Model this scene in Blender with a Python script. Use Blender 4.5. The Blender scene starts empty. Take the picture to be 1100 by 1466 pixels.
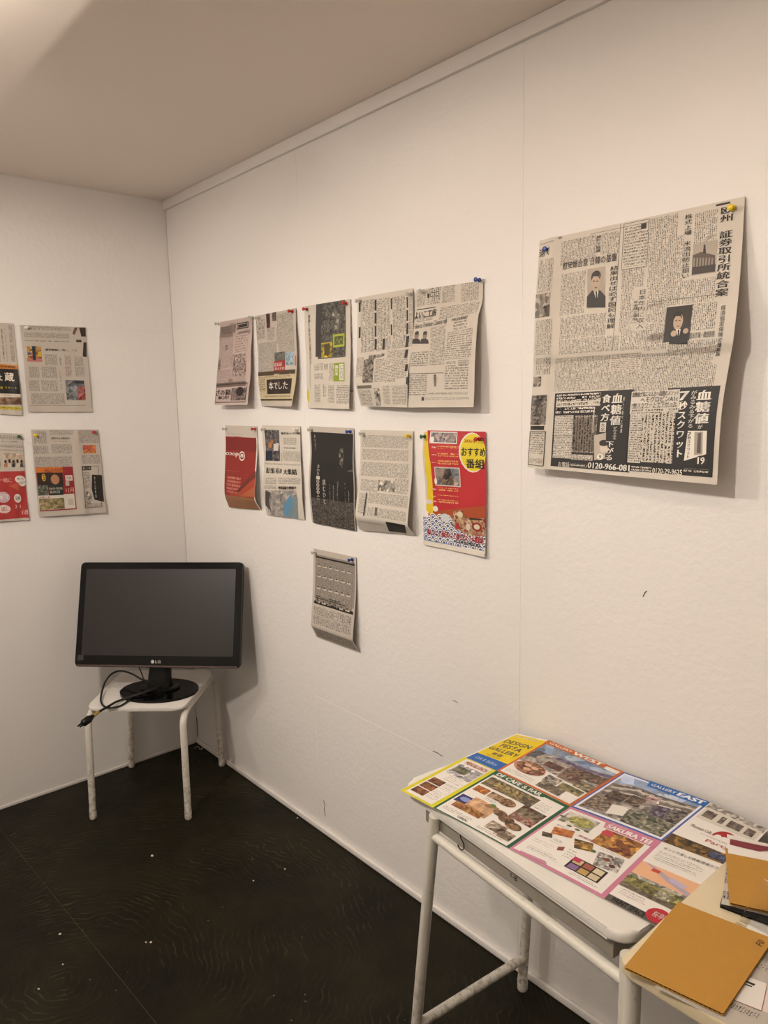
import bpy, bmesh, math, random
import numpy as np
from mathutils import Vector, Matrix

random.seed(7)
SC = bpy.context.scene
COL = SC.collection
V3 = lambda *a: np.array(a, float)

# ---------------------------------------------------------------- camera
F_PX, YAW, PITCH, ROLL = 1059.15, 2.428877, -0.1499865, -0.0206783
CAM = V3(2.98467, -1.42616, 1.52647)
_fw = V3(math.cos(YAW) * math.cos(PITCH), math.sin(YAW) * math.cos(PITCH), math.sin(PITCH))
_r0 = V3(math.sin(YAW), -math.cos(YAW), 0)
_u0 = np.cross(_r0, _fw)
C_R = math.cos(ROLL) * _r0 + math.sin(ROLL) * _u0
C_U = -math.sin(ROLL) * _r0 + math.cos(ROLL) * _u0
C_F = _fw
cd = bpy.data.cameras.new('camera')
cam = bpy.data.objects.new('camera', cd)
COL.objects.link(cam)
cd.sensor_fit = 'HORIZONTAL'
cd.sensor_width = 36.0
cd.lens = 36.0 * F_PX / 1100.0
cd.clip_start = 0.02
M = Matrix(((C_R[0], C_U[0], -C_F[0], CAM[0]), (C_R[1], C_U[1], -C_F[1], CAM[1]),
            (C_R[2], C_U[2], -C_F[2], CAM[2]), (0, 0, 0, 1)))
cam.matrix_world = M
SC.camera = cam

# ---------------------------------------------------------------- world, lights, exposure
SC.view_settings.view_transform = 'Standard'
SC.view_settings.look = 'None'
SC.view_settings.gamma = 1.0
SC.view_settings.use_curve_mapping = False
SC.view_settings.exposure = 0.0
W = bpy.data.worlds.new('world')
SC.world = W
W.use_nodes = True
W.node_tree.nodes['Background'].inputs[0].default_value = (1.0, 0.88, 0.76, 1)
W.node_tree.nodes['Background'].inputs[1].default_value = 0.05
WARM = (1.0, 0.91, 0.81)


def spot(name, loc, target, watts, size=125, blend=0.9, radius=0.035, col=WARM):
    l = bpy.data.lights.new(name, 'SPOT')
    l.energy = watts
    l.color = col
    l.spot_size = math.radians(size)
    l.spot_blend = blend
    l.shadow_soft_size = radius
    o = bpy.data.objects.new(name, l)
    COL.objects.link(o)
    o.location = loc
    o.rotation_euler = (Vector(target) - Vector(loc)).to_track_quat('-Z', 'Y').to_euler()
    return o


# track spotlights along a ceiling rail in mid-room, then two added fill spots
spot('track_spot_a', (1.05, -1.50, 2.13), (1.95, 0.0, 0.86), 37, size=110, blend=1, radius=.045)
spot('track_spot_b', (0.55, -1.60, 2.13), (1.10, 0.0, 0.95), 22, size=124, blend=1, radius=.045)
spot('track_spot_c', (2.15, -1.50, 2.13), (2.65, 0.0, 0.58), 46, size=102, blend=1, radius=.045)
spot('track_spot_d', (1.55, -1.75, 2.13), (0.10, -0.85, 0.78), 74, size=118, blend=1, radius=.06)
spot('bounce_fill_e', (2.60, -2.00, 2.24), (2.60, -3.30, 1.20), 66, size=130, radius=.06)  # added fill: lights the unseen back wall so it bounces into the room
spot('bounce_fill_f', (1.20, -2.00, 2.24), (1.00, -3.30, 1.20), 54, size=130, radius=.06)  # second added fill spot, bounced off the back wall
# unseen uplight strip added in the trough to brighten a patch of ceiling
_l = bpy.data.lights.new('added_uplight', 'AREA')
_l.shape = 'RECTANGLE'
_l.size, _l.size_y = 1.8, .012
_l.energy = 29
_l.color = WARM
_o = bpy.data.objects.new('added_uplight', _l)
COL.objects.link(_o)
_o.location = (2.05, -1.30, 2.200)
_o.rotation_euler = (math.pi, 0, 0)

# ---------------------------------------------------------------- helpers: pixels of the photo -> points on known planes


def ray(px):
    return C_R * (px[0] - 550) / F_PX + C_U * (733 - px[1]) / F_PX + C_F


def at(px, ax, val):
    d = ray(px)
    return CAM + d * ((val - CAM[ax]) / d[ax])


def pix(P):
    d = np.asarray(P, float) - CAM
    z = d @ C_F
    return np.array([550 + F_PX * (d @ C_R) / z, 733 - F_PX * (d @ C_U) / z])


def lin(h):
    if isinstance(h, str):
        c = [int(h[i:i + 2], 16) / 255 for i in (0, 2, 4)]
        return tuple((x / 12.92 if x <= .04045 else ((x + .055) / 1.055) ** 2.4) for x in c)
    return tuple(h)


# ---------------------------------------------------------------- materials
class NT:
    def __init__(s, name):
        s.m = bpy.data.materials.new(name)
        s.m.use_nodes = True
        s.t = s.m.node_tree
        s.b = s.t.nodes['Principled BSDF']

    def n(s, typ, **kw):
        nd = s.t.nodes.new(typ)
        for k, v in kw.items():
            setattr(nd, k, v)
        return nd

    def l(s, a, b):
        s.t.links.new(a, b)

    def put(s, sock, v):
        if hasattr(v, 'links'):
            s.l(v, sock)
        else:
            sock.default_value = v

    def math(s, op, a, b=0.0, c=0.0):
        nd = s.n('ShaderNodeMath', operation=op)
        for i, v in enumerate((a, b, c)):
            s.put(nd.inputs[i], v)
        return nd.outputs[0]

    def vmath(s, op, a, b=(0, 0, 0)):
        nd = s.n('ShaderNodeVectorMath', operation=op)
        s.put(nd.inputs[0], a)
        s.put(nd.inputs[1], b)
        return nd.outputs[0]

    def mix(s, f, a, b):
        nd = s.n('ShaderNodeMix', data_type='RGBA')
        s.put(nd.inputs[0], f)
        s.put(nd.inputs[6], a if hasattr(a, 'links') else (*a[:3], 1))
        s.put(nd.inputs[7], b if hasattr(b, 'links') else (*b[:3], 1))
        return nd.outputs[2]

    def noise(s, scale, vec=None, detail=4, rough=.55, dist=0.0):
        nd = s.n('ShaderNodeTexNoise')
        nd.inputs['Scale'].default_value = scale
        nd.inputs['Detail'].default_value = detail
        nd.inputs['Roughness'].default_value = rough
        nd.inputs['Distortion'].default_value = dist
        if vec is not None:
            s.l(vec, nd.inputs['Vector'])
        return nd.outputs[0]

    def ramp(s, f, lo, hi):
        nd = s.n('ShaderNodeMapRange')
        s.put(nd.inputs[0], f)
        nd.inputs[1].default_value = lo
        nd.inputs[2].default_value = hi
        return nd.outputs[0]

    def obj(s):
        return s.n('ShaderNodeTexCoord').outputs['Object']

    def bump(s, h, strength=.2, dist=.002):
        nd = s.n('ShaderNodeBump')
        nd.inputs['Strength'].default_value = strength
        nd.inputs['Distance'].default_value = dist
        s.l(h, nd.inputs['Height'])
        s.l(nd.outputs[0], s.b.inputs['Normal'])


def plain(name, col, rough=.5, metal=0.0, var=.0, scale=30, bump=0.0, bscale=200, coat=0.0, spec=.5):
    k = NT(name)
    c = lin(col)
    k.b.inputs['Roughness'].default_value = rough
    k.b.inputs['Metallic'].default_value = metal
    k.b.inputs['Coat Weight'].default_value = coat
    k.b.inputs['Specular IOR Level'].default_value = spec
    v = k.obj()
    f = k.noise(scale, v)
    k.put(k.b.inputs['Base Color'], k.mix(f, [x * (1 - var) for x in c], [min(1, x * (1 + var)) for x in c]))
    if bump:
        k.bump(k.noise(bscale, v, 3), bump, .001)
    return k.m


def wall_mat(name, base, bump=.5):
    k = NT(name)
    v = k.obj()
    c = lin(base)
    big = k.noise(1.6, v, 5)
    spots = k.ramp(k.noise(60, v, 2), .74, .80)
    a = k.mix(big, [x * .965 for x in c], [min(1, x * 1.02) for x in c])
    k.put(k.b.inputs['Base Color'], k.mix(k.math('MULTIPLY', spots, .12), a, lin('8a7b6c')))
    k.b.inputs['Roughness'].default_value = .62
    h = k.math('ADD', k.noise(55, v, 5, .6), k.math('MULTIPLY', k.noise(9, v, 3), 1.5))
    k.bump(h, bump, .0025)
    return k.m


def floor_mat():
    k = NT('floor_paint')
    v = k.obj()
    base = k.mix(k.ramp(k.noise(3.4, v, 7, .65), .3, .7), lin('100f07'), lin('262213'))
    # worn brush swirls and scratches in the paint
    w = k.n('ShaderNodeTexWave', wave_type='RINGS', rings_direction='Z')
    w.inputs['Scale'].default_value = 16
    w.inputs['Distortion'].default_value = 22
    w.inputs['Detail'].default_value = 3
    w.inputs['Detail Scale'].default_value = .35
    mp = k.n('ShaderNodeMapping')
    mp.inputs['Location'].default_value = (-1.05, .95, 0)
    k.l(v, mp.inputs[0])
    k.l(mp.outputs[0], w.inputs['Vector'])
    line = k.ramp(w.outputs['Fac'], .86, .98)
    mask = k.math('MULTIPLY', k.ramp(k.noise(3.0, v, 3), .46, .66), k.ramp(k.noise(22, v, 4), .42, .62))
    c1 = k.mix(k.math('MULTIPLY', k.math('MULTIPLY', line, mask), .6), base, lin('544c33'))
    vo = k.n('ShaderNodeTexVoronoi')
    vo.inputs['Scale'].default_value = 24
    k.l(v, vo.inputs['Vector'])
    sp = k.math('MULTIPLY', k.math('LESS_THAN', vo.outputs['Distance'], .055), k.math('GREATER_THAN', k.noise(5, v, 2), .56))
    c2 = k.mix(k.math('MULTIPLY', sp, .6), c1, lin('8f8a76'))
    k.put(k.b.inputs['Base Color'], c2)
    k.put(k.b.inputs['Roughness'], k.math('MULTIPLY_ADD', k.noise(4, v, 4), .3, .36))
    k.b.inputs['Specular IOR Level'].default_value = .16
    k.bump(k.math('ADD', k.noise(30, v, 4), line), .25, .002)
    return k.m


def worn_paint(name, base, wear='6a5138', lo=.60, hi=.72, rough=.42, zdirt=True):
    k = NT(name)
    v = k.n('ShaderNodeNewGeometry').outputs['Position']
    f = k.ramp(k.noise(75, v, 5, .65), lo, hi)
    if zdirt:
        z = k.n('ShaderNodeSeparateXYZ')
        k.l(v, z.inputs[0])
        low = k.ramp(z.outputs[2], .30, .0)
        f2 = k.math('MULTIPLY', k.ramp(k.noise(60, v, 5, .65), .45, .62), low)
        f = k.math('MAXIMUM', k.math('MULTIPLY', f, .5), f2)
    c = lin(base)
    a = k.mix(k.noise(14, v, 3), [x * .9 for x in c], c)
    k.put(k.b.inputs['Base Color'], k.mix(k.math('MULTIPLY', f, .8), a, lin(wear)))
    k.b.inputs['Roughness'].default_value = rough
    k.bump(k.noise(90, v, 4), .25, .0015)
    return k.m


def attr(k, name):
    n = k.n('ShaderNodeAttribute')
    n.attribute_name = name
    return n.outputs['Color']


def ink_mat():
    k = NT('printed_ink')
    k.put(k.b.inputs['Base Color'], attr(k, 'Col'))
    k.b.inputs['Roughness'].default_value = .55
    return k.m


def text_mat(name, horizontal=False):
    """printed body text: UV counts characters, each cell gets its own pseudo glyph"""
    k = NT(name)
    uv = k.n('ShaderNodeUVMap').outputs[0]
    fr = k.n('ShaderNodeSeparateXYZ')
    k.l(k.vmath('FRACTION', uv), fr.inputs[0])
    wn = k.n('ShaderNodeTexWhiteNoise', noise_dimensions='2D')
    k.l(k.vmath('FLOOR', k.vmath('MULTIPLY', uv, (4, 4, 1))), wn.inputs['Vector'])
    g = k.math('GREATER_THAN', wn.outputs['Value'], .47)
    cell = k.n('ShaderNodeTexWhiteNoise', noise_dimensions='2D')
    k.l(k.vmath('FLOOR', uv), cell.inputs['Vector'])
    keep = k.math('GREATER_THAN', cell.outputs['Value'], .05)
    ax, bx = (1, 0) if horizontal else (0, 1)
    m1 = k.math('MULTIPLY', k.math('GREATER_THAN', fr.outputs[ax], .16), k.math('LESS_THAN', fr.outputs[ax], .80))
    m2 = k.math('MULTIPLY', k.math('GREATER_THAN', fr.outputs[bx], .05), k.math('LESS_THAN', fr.outputs[bx], .95))
    f = k.math('MULTIPLY', k.math('MULTIPLY', g, keep), k.math('MULTIPLY', m1, m2))
    k.put(k.b.inputs['Base Color'], k.mix(f, attr(k, 'Bg'), attr(k, 'Col')))
    k.b.inputs['Roughness'].default_value = .8
    return k.m


def photo_mat():
    """printed photograph: irregular patches of two tones with darker and lighter ones among them"""
    k = NT('printed_photo')
    uv = k.n('ShaderNodeUVMap').outputs[0]
    nz = k.n('ShaderNodeTexNoise')
    nz.inputs['Scale'].default_value = .9
    k.l(uv, nz.inputs['Vector'])
    w = k.vmath('ADD', uv, k.vmath('MULTIPLY', nz.outputs[1], (1.3, 1.3, 0)))
    vo = k.n('ShaderNodeTexVoronoi', voronoi_dimensions='2D')
    vo.inputs['Scale'].default_value = 1.1
    k.l(w, vo.inputs['Vector'])
    sp = k.n('ShaderNodeSeparateColor')
    k.l(vo.outputs['Color'], sp.inputs[0])
    c = k.mix(sp.outputs[0], attr(k, 'Col'), attr(k, 'Bg'))
    d = k.math('MULTIPLY_ADD', sp.outputs[1], .75, .5)
    d = k.math('MULTIPLY', d, k.math('MULTIPLY_ADD', k.noise(1.1, uv, 4), 1.1, .5))
    cx = k.n('ShaderNodeCombineXYZ')
    for i in range(3):
        k.l(d, cx.inputs[i])
    k.put(k.b.inputs['Base Color'], k.vmath('MULTIPLY', c, cx.outputs[0]))
    k.b.inputs['Roughness'].default_value = .5
    return k.m


def paper_mat(name, base, rough=.85):
    k = NT(name)
    v = k.obj()
    c = lin(base)
    k.put(k.b.inputs['Base Color'], k.mix(k.noise(18, v, 5), [x * .93 for x in c], [min(1, x * 1.04) for x in c]))
    k.b.inputs['Roughness'].default_value = rough
    k.bump(k.noise(14, v, 3), .12, .004)
    return k.m


def glass_mat():
    k = NT('clear_acrylic')
    k.b.inputs['Base Color'].default_value = (.95, .96, .95, 1)
    k.b.inputs['Transmission Weight'].default_value = 1
    k.b.inputs['Roughness'].default_value = .03
    k.b.inputs['IOR'].default_value = 1.3
    k.put(k.b.inputs['Roughness'], k.math('MULTIPLY_ADD', k.noise(40, k.obj()), .04, .01))
    return k.m


MT = dict(
    wall=wall_mat('wall_paint', 'ebe6e1'),
    ceil=wall_mat('ceiling_paint', 'efe4da', .1),
    trim=wall_mat('trim_paint', 'e8e2dc', .2),
    floor=floor_mat(),
    joint=plain('floor_joint', '4a3b22', .8, var=.3),
    tube=worn_paint('tube_paint', 'e2dccf'),
    desk=worn_paint('desk_paint', 'eae5dc', lo=.70, hi=.8, zdirt=False),
    apron=worn_paint('apron_paint', '989084', lo=.66, hi=.76, zdirt=False),
    seat=worn_paint('seat_paint', 'eae4dd', lo=.72, hi=.8, zdirt=False),
    cream=plain('cream_board', 'dccba9', .5, var=.06, scale=12),
    rubber=plain('rubber_foot', '6b5a48', .8, var=.3, scale=80),
    black=plain('black_gloss', '080707', .14, var=.1, spec=.22),
    blackm=plain('black_plastic', '0c0b0a', .42, var=.1, spec=.3),
    screen=plain('screen_panel', '18130f', .38, var=.03),
    strip=plain('chin_strip', '4a3833', .2, var=.05),
    silver=plain('silver_logo', 'cfcac2', .3, var=.02),
    cable=plain('cable_sheath', '0e0d0c', .5, var=.1),
    brass=plain('brass_pin', 'b79a55', .35, .6, var=.1),
    steel=plain('steel_needle', 'b8b4ae', .3, .9, var=.05),
    hook=plain('hook_iron', '15120f', .5, var=.2),
    card=plain('kraft_card', 'bb8836', .75, var=.05, scale=60),
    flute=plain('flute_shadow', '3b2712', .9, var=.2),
    blackcard=plain('black_card', '17140f', .7, var=.2),
    chip=plain('paint_chip', 'cfc4b2', .7, var=.1),
    crack=plain('wall_crack', '5f5347', .9, var=.2),
    news=paper_mat('newsprint', 'bfb5a9'),
    newsw=paper_mat('newsprint_pale', 'cfc6b9'),
    newsp=paper_mat('newsprint_pink', 'c4afa8'),
    gloss=paper_mat('coated_paper', 'ece6de', .35),
    white=paper_mat('white_paper', 'efeae2', .6),
    ink=ink_mat(), tv=text_mat('text_columns'), th=text_mat('text_lines', True), photo=photo_mat(),
    acryl=glass_mat(),
)
PIN = {}
for nm, c in dict(red='b3261c', blue='17408f', yellow='e0c21c', green='1e5a3a', white='e8e2d8').items():
    PIN[nm] = plain('pin_' + nm, c, .25, var=.03)
k = NT('pin_clear')
k.b.inputs['Base Color'].default_value = (.8, .77, .72, 1)
k.b.inputs['Transmission Weight'].default_value = .55
k.b.inputs['Roughness'].default_value = .2
PIN['clear'] = k.m

# ---------------------------------------------------------------- mesh helpers


def mk(name, verts, faces, mat, parent=None, smooth=False):
    me = bpy.data.meshes.new(name)
    me.from_pydata([tuple(map(float, v)) for v in verts], [], faces)
    me.update()
    o = bpy.data.objects.new(name, me)
    COL.objects.link(o)
    if mat is not None:
        me.materials.append(mat)
    if smooth:
        me.polygons.foreach_set('use_smooth', [True] * len(me.polygons))
    if parent is not None:
        o.parent = parent
        # vertices are given in world space: keep them there
        o.matrix_parent_inverse = parent.matrix_world.inverted()
    return o


def from_bm(name, bm, mat, parent=None, smooth=False):
    me = bpy.data.meshes.new(name)
    bmesh.ops.recalc_face_normals(bm, faces=bm.faces[:])
    bm.to_mesh(me)
    bm.free()
    o = bpy.data.objects.new(name, me)
    COL.objects.link(o)
    me.materials.append(mat)
    if smooth:
        me.polygons.foreach_set('use_smooth', [True] * len(me.polygons))
        me.set_sharp_from_angle(angle=math.radians(40))
    if parent is not None:
        o.parent = parent
        o.matrix_parent_inverse = parent.matrix_world.inverted()
    return o


def tag(o, label=None, cat=None, group=None, kind=None):
    for k_, v_ in (('label', label), ('category', cat), ('group', group), ('kind', kind)):
        if v_:
            o[k_] = v_
    return o


def empty(name, loc, label=None, cat=None, group=None):
    o = bpy.data.objects.new(name, None)
    COL.objects.link(o)
    o.location = [float(x) for x in loc]
    o.empty_display_size = .05
    o.matrix_world = Matrix.Translation([float(x) for x in loc])
    return tag(o, label, cat, group)


def bbox(name, lo, hi, mat, parent=None, frame=None, bevel=0.0, seg=2, smooth=True):
    """box lo..hi, optionally in a frame (origin, ex, ey, ez)"""
    bm = bmesh.new()
    bmesh.ops.create_cube(bm, size=1)
    for v in bm.verts:
        v.co = Vector([lo[i] + (hi[i] - lo[i]) * (v.co[i] + .5) for i in range(3)])
    if bevel:
        bmesh.ops.bevel(bm, geom=bm.edges[:], offset=bevel, segments=seg, affect='EDGES', profile=.5)
    if frame:
        o, ex, ey, ez = frame
        for v in bm.verts:
            v.co = Vector(o + ex * v.co[0] + ey * v.co[1] + ez * v.co[2])
    return from_bm(name, bm, mat, parent, smooth=bool(bevel))


def slab(name, outline, z0, z1, mat, parent=None, frame=None, bevel=.004, seg=3):
    """extruded outline with rounded edges"""
    bm = bmesh.new()
    b = [bm.verts.new((x, y, z0)) for x, y in outline]
    t = [bm.verts.new((x, y, z1)) for x, y in outline]
    n = len(outline)
    bm.faces.new(b[::-1])
    bm.faces.new(t)
    for i in range(n):
        bm.faces.new((b[i], b[(i + 1) % n], t[(i + 1) % n], t[i]))
    if bevel:
        bm.edges.ensure_lookup_table()
        es = [e for e in bm.edges if abs(e.verts[0].co.z - e.verts[1].co.z) < 1e-6]
        bmesh.ops.bevel(bm, geom=es, offset=bevel, segments=seg, affect='EDGES', profile=.5)
    if frame:
        o, ex, ey, ez = frame
        for v in bm.verts:
            v.co = Vector(o + ex * v.co[0] + ey * v.co[1] + ez * v.co[2])
    return from_bm(name, bm, mat, parent, smooth=True)


def round_rect(x0, y0, x1, y1, r, n=6):
    pts = []
    for cx, cy, a0 in ((x1 - r, y1 - r, 0), (x0 + r, y1 - r, 90), (x0 + r, y0 + r, 180), (x1 - r, y0 + r, 270)):
        for i in range(n + 1):
            a = math.radians(a0 + 90 * i / n)
            pts.append((cx + r * math.cos(a), cy + r * math.sin(a)))
    return pts


def smooth_path(pts, n=8):
    pts = [np.asarray(p, float) for p in pts]
    P = [2 * pts[0] - pts[1]] + pts + [2 * pts[-1] - pts[-2]]
    out = []
    for i in range(1, len(P) - 2):
        for j in range(n):
            t = j / n
            a, b, c, d = P[i - 1], P[i], P[i + 1], P[i + 2]
            out.append(.5 * (2 * b + (c - a) * t + (2 * a - 5 * b + 4 * c - d) * t * t + (3 * b - a - 3 * c + d) * t ** 3))
    out.append(pts[-1])
    return out


def tube(name, path, r, mat, parent=None, seg=12, caps=True):
    path = [np.asarray(p, float) for p in path]
    n = len(path)
    T = []
    for i in range(n):
        t = path[min(i + 1, n - 1)] - path[max(i - 1, 0)]
        T.append(t / np.linalg.norm(t))
    a = V3(0, 0, 1) if abs(T[0][2]) < .9 else V3(1, 0, 0)
    N = np.cross(T[0], a)
    N /= np.linalg.norm(N)
    vs, fs = [], []
    for i in range(n):
        N = N - T[i] * (N @ T[i])
        N /= np.linalg.norm(N)
        B = np.cross(T[i], N)
        ri = r[i] if hasattr(r, '__len__') else r
        for j in range(seg):
            an = 2 * math.pi * j / seg
            vs.append(path[i] + ri * (math.cos(an) * N + math.sin(an) * B))
    for i in range(n - 1):
        for j in range(seg):
            k2 = (j + 1) % seg
            fs.append((i * seg + j, i * seg + k2, (i + 1) * seg + k2, (i + 1) * seg + j))
    if caps:
        fs.append(tuple(range(seg))[::-1])
        fs.append(tuple((n - 1) * seg + j for j in range(seg)))
    o = mk(name, vs, fs, mat, parent, smooth=True)
    o.data.set_sharp_from_angle(angle=math.radians(50))
    return o


def lathe(name, prof, origin, axis, mat, parent=None, seg=16):
    """prof: (distance along axis, radius)"""
    path = [origin + axis * d for d, _ in prof]
    return tube(name, path, [max(r_, 1e-5) for _, r_ in prof], mat, parent, seg)


# ---------------------------------------------------------------- glyphs
_glyph = {}


def glyph(txt, bold=0.0):
    bold = 0
    key = (txt, bold)
    if key not in _glyph:
        c = bpy.data.curves.new('glyph', 'FONT')
        c.body = txt
        c.resolution_u = 2
        o = bpy.data.objects.new('glyph', c)
        me = o.to_mesh()
        co = [tuple(v.co[:2]) for v in me.vertices]
        polys = [[co[i] for i in p.vertices] for p in me.polygons]
        o.to_mesh_clear()
        bpy.data.objects.remove(o)
        bpy.data.curves.remove(c)
        xs = [p[0] for q in polys for p in q] or [0, 1]
        ys = [p[1] for q in polys for p in q] or [0, 1]
        bb = (min(xs), max(xs), min(ys), max(ys))
        if len(txt) == 1 and ord(txt) > 0x2e00:
            bb = (0.02, .98, -.10, .86)
        _glyph[key] = (polys, *bb)
    return _glyph[key]


def clip_axis(poly, ax, val, keep_less):
    out = []
    n = len(poly)
    for i in range(n):
        a, b = poly[i], poly[(i + 1) % n]
        ia = (a[ax] <= val) if keep_less else (a[ax] >= val)
        ib = (b[ax] <= val) if keep_less else (b[ax] >= val)
        if ia:
            out.append(a)
        if ia != ib:
            t = (val - a[ax]) / (b[ax] - a[ax])
            out.append((a[0] + (b[0] - a[0]) * t, a[1] + (b[1] - a[1]) * t))
    return out


# ---------------------------------------------------------------- sheets of paper with print on them
INK = '241e1a'
BODY = '4a423a'


class Sheet:
    """A sheet of paper: a lofted surface through rows of (v, left point, right point); print lies on it."""

    def __init__(s, name, rows, out, mat, parent=None, nu=20, nv=28, ripple=.002, bulge=.0, seed=0, clear=None,
                 paper='bfb5a9', roundc=False, kink=None):
        s.nu, s.nv = nu, nv
        s.out = np.asarray(out, float)
        s.paper = paper
        rnd = random.Random(seed)
        ph = [rnd.uniform(0, 6.28) for _ in range(4)]
        vs = [r[0] for r in rows]
        L = [np.asarray(r[1], float) for r in rows]
        R = [np.asarray(r[2], float) for r in rows]

        def curve(P, v):
            if len(P) == 2:
                return P[0] + (P[1] - P[0]) * v
            i = max(0, min(len(vs) - 2, sum(1 for x in vs[1:] if x < v)))
            t = (v - vs[i]) / (vs[i + 1] - vs[i])
            d = vs[i + 1] - vs[i]
            m0 = (P[i + 1] - P[i - 1]) / (vs[i + 1] - vs[i - 1]) if i > 0 else (P[1] - P[0]) / d
            m1 = (P[i + 2] - P[i]) / (vs[i + 2] - vs[i]) if i + 2 < len(vs) else (P[-1] - P[-2]) / d
            h = (2 * t**3 - 3 * t**2 + 1, t**3 - 2 * t**2 + t, -2 * t**3 + 3 * t**2, t**3 - t**2)
            return h[0] * P[i] + h[1] * d * m0 + h[2] * P[i + 1] + h[3] * d * m1
        G = np.zeros((nv + 1, nu + 1, 3))
        for j in range(nv + 1):
            v = j / nv
            a, b = curve(L, v), curve(R, v)
            for i in range(nu + 1):
                u = i / nu
                w = min(1, v * 3)
                e = ripple * w * (math.sin(5 * u + 3.1 * v + ph[0]) + .6 * math.sin(11 * u * (.6 + v) + ph[1]) + .5 * math.sin(13 * v + 2 * u + ph[2]))
                e += bulge * math.sin(math.pi * u) * math.sin(math.pi * min(1, v * 1.2) * .8)
                if kink:
                    e += kink[1] * max(0, 1 - abs(u - kink[0]) / kink[2])
                p = a + (b - a) * u + s.out * e
                if clear is not None:
                    d_ = p @ s.out - clear
                    if d_ < .0028:
                        p = p + s.out * (.0028 - d_)
                G[j, i] = p
        s.G = G
        du = np.gradient(G, axis=1)
        dv = np.gradient(G, axis=0)
        N = np.cross(du, dv)
        N /= np.linalg.norm(N, axis=2, keepdims=True)
        if (N.reshape(-1, 3).mean(0) @ s.out) < 0:
            N = -N
        s.N = N
        s.w = np.linalg.norm(np.diff(G[nv // 2], axis=0), axis=1).sum()
        s.h = np.linalg.norm(np.diff(G[:, nu // 2], axis=0), axis=1).sum()
        d = G - CAM
        z = d @ C_F
        s.P = np.stack([550 + F_PX * (d @ C_R) / z, 733 - F_PX * (d @ C_U) / z], -1)
        idx = lambda j, i: j * (nu + 1) + i
        nf = (nu + 1) * (nv + 1)
        T = .00025
        verts = list(G.reshape(-1, 3)) + list((G - N * T).reshape(-1, 3))
        faces = []
        for j in range(nv):
            for i in range(nu):
                q = (idx(j, i), idx(j + 1, i), idx(j + 1, i + 1), idx(j, i + 1))
                faces.append(q)
                faces.append(tuple(nf + x for x in q[::-1]))
        rim = [idx(0, i) for i in range(nu)] + [idx(j, nu) for j in range(nv)] + [idx(nv, i) for i in range(nu, 0, -1)] + [idx(j, 0) for j in range(nv, 0, -1)]
        for a, b in zip(rim, rim[1:] + rim[:1]):
            faces.append((a, b, b + nf, a + nf))
        s.o = mk(name, verts, faces, mat, parent, smooth=True)
        s.o.data.set_sharp_from_angle(angle=math.radians(60))
        s.parts = {}
        s.part = 'printed_text'
        s.c = (0, 0, 1)

    def crop(s, ox, oy, sc):
        s.c = (ox, oy, sc)
        return s

    def on(s, part):
        s.part = part
        return s

    def bil(s, A, u, v):
        x, y = u * s.nu, v * s.nv
        i = min(s.nu - 1, max(0, int(math.floor(x))))
        j = min(s.nv - 1, max(0, int(math.floor(y))))
        a, b = x - i, y - j
        return (1 - b) * ((1 - a) * A[j, i] + a * A[j, i + 1]) + b * ((1 - a) * A[j + 1, i] + a * A[j + 1, i + 1])

    def uv(s, x, y):
        """crop coordinate of the photo -> position on the page"""
        t = np.array([s.c[0] + x * s.c[2], s.c[1] + y * s.c[2]])
        u = v = .5
        for _ in range(14):
            f = s.bil(s.P, u, v) - t
            e = 1e-3
            J = np.stack([(s.bil(s.P, u + e, v) - s.bil(s.P, u - e, v)) / (2 * e), (s.bil(s.P, u, v + e) - s.bil(s.P, u, v - e)) / (2 * e)], 1)
            st = np.linalg.solve(J, f)
            u = min(1.2, max(-.2, u - st[0]))
            v = min(1.2, max(-.2, v - st[1]))
        return min(1, max(0, u)), min(1, max(0, v))

    def box(s, x0, y0, x1, y1):
        a, b = s.uv(x0, y0), s.uv(x1, y1)
        return a[0], a[1], b[0], b[1]

    def add(s, poly, mat, col, bg=None, layer=0, uvs=(1, 1)):
        D = s.parts.setdefault(s.part, dict(v=[], f=[], m=[], c=[], b=[], uv=[], e=[], bb=[]))
        us = [p[0] for p in poly]
        vs_ = [p[1] for p in poly]
        i0, i1 = int(max(0, min(us)) * s.nu + 1e-9), int(min(1, max(us)) * s.nu - 1e-9)
        j0, j1 = int(max(0, min(vs_)) * s.nv + 1e-9), int(min(1, max(vs_)) * s.nv - 1e-9)
        c = (*lin(col), 1)
        b = (*lin(bg or s.paper), 1)
        off = .00035 + .00016 * layer
        eid = len(D['bb'])
        D['bb'].append((min(us) - .002, min(vs_) - .002, max(us) + .002, max(vs_) + .002))
        for i in range(max(0, i0), min(s.nu - 1, i1) + 1):
            q = clip_axis(clip_axis(poly, 0, i / s.nu, False), 0, (i + 1) / s.nu, True) if i1 > i0 or min(us) < 0 or max(us) > 1 else poly
            if len(q) < 3:
                continue
            for j in range(max(0, j0), min(s.nv - 1, j1) + 1):
                r = clip_axis(clip_axis(q, 1, j / s.nv, False), 1, (j + 1) / s.nv, True) if j1 > j0 or min(vs_) < 0 or max(vs_) > 1 else q
                if len(r) < 3:
                    continue
                n0 = len(D['v'])
                for u, v in r:
                    D['v'].append(s.bil(s.G, u, v) + s.bil(s.N, u, v) * off)
                    D['uv'].append((u * s.w * uvs[0], -v * s.h * uvs[1]))
                D['f'].append(tuple(range(n0, n0 + len(r))))
                D['m'].append(mat)
                D['e'].append(eid)
                D['c'].append(c)
                D['b'].append(b)

    # --- drawing, in page coordinates (0..1)
    def R(s, b, col, layer=0, mat='ink', bg=None, uvs=(1, 1)):
        u0, v0, u1, v1 = b
        s.add([(u0, v0), (u1, v0), (u1, v1), (u0, v1)], mat, col, bg, layer, uvs)

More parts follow.
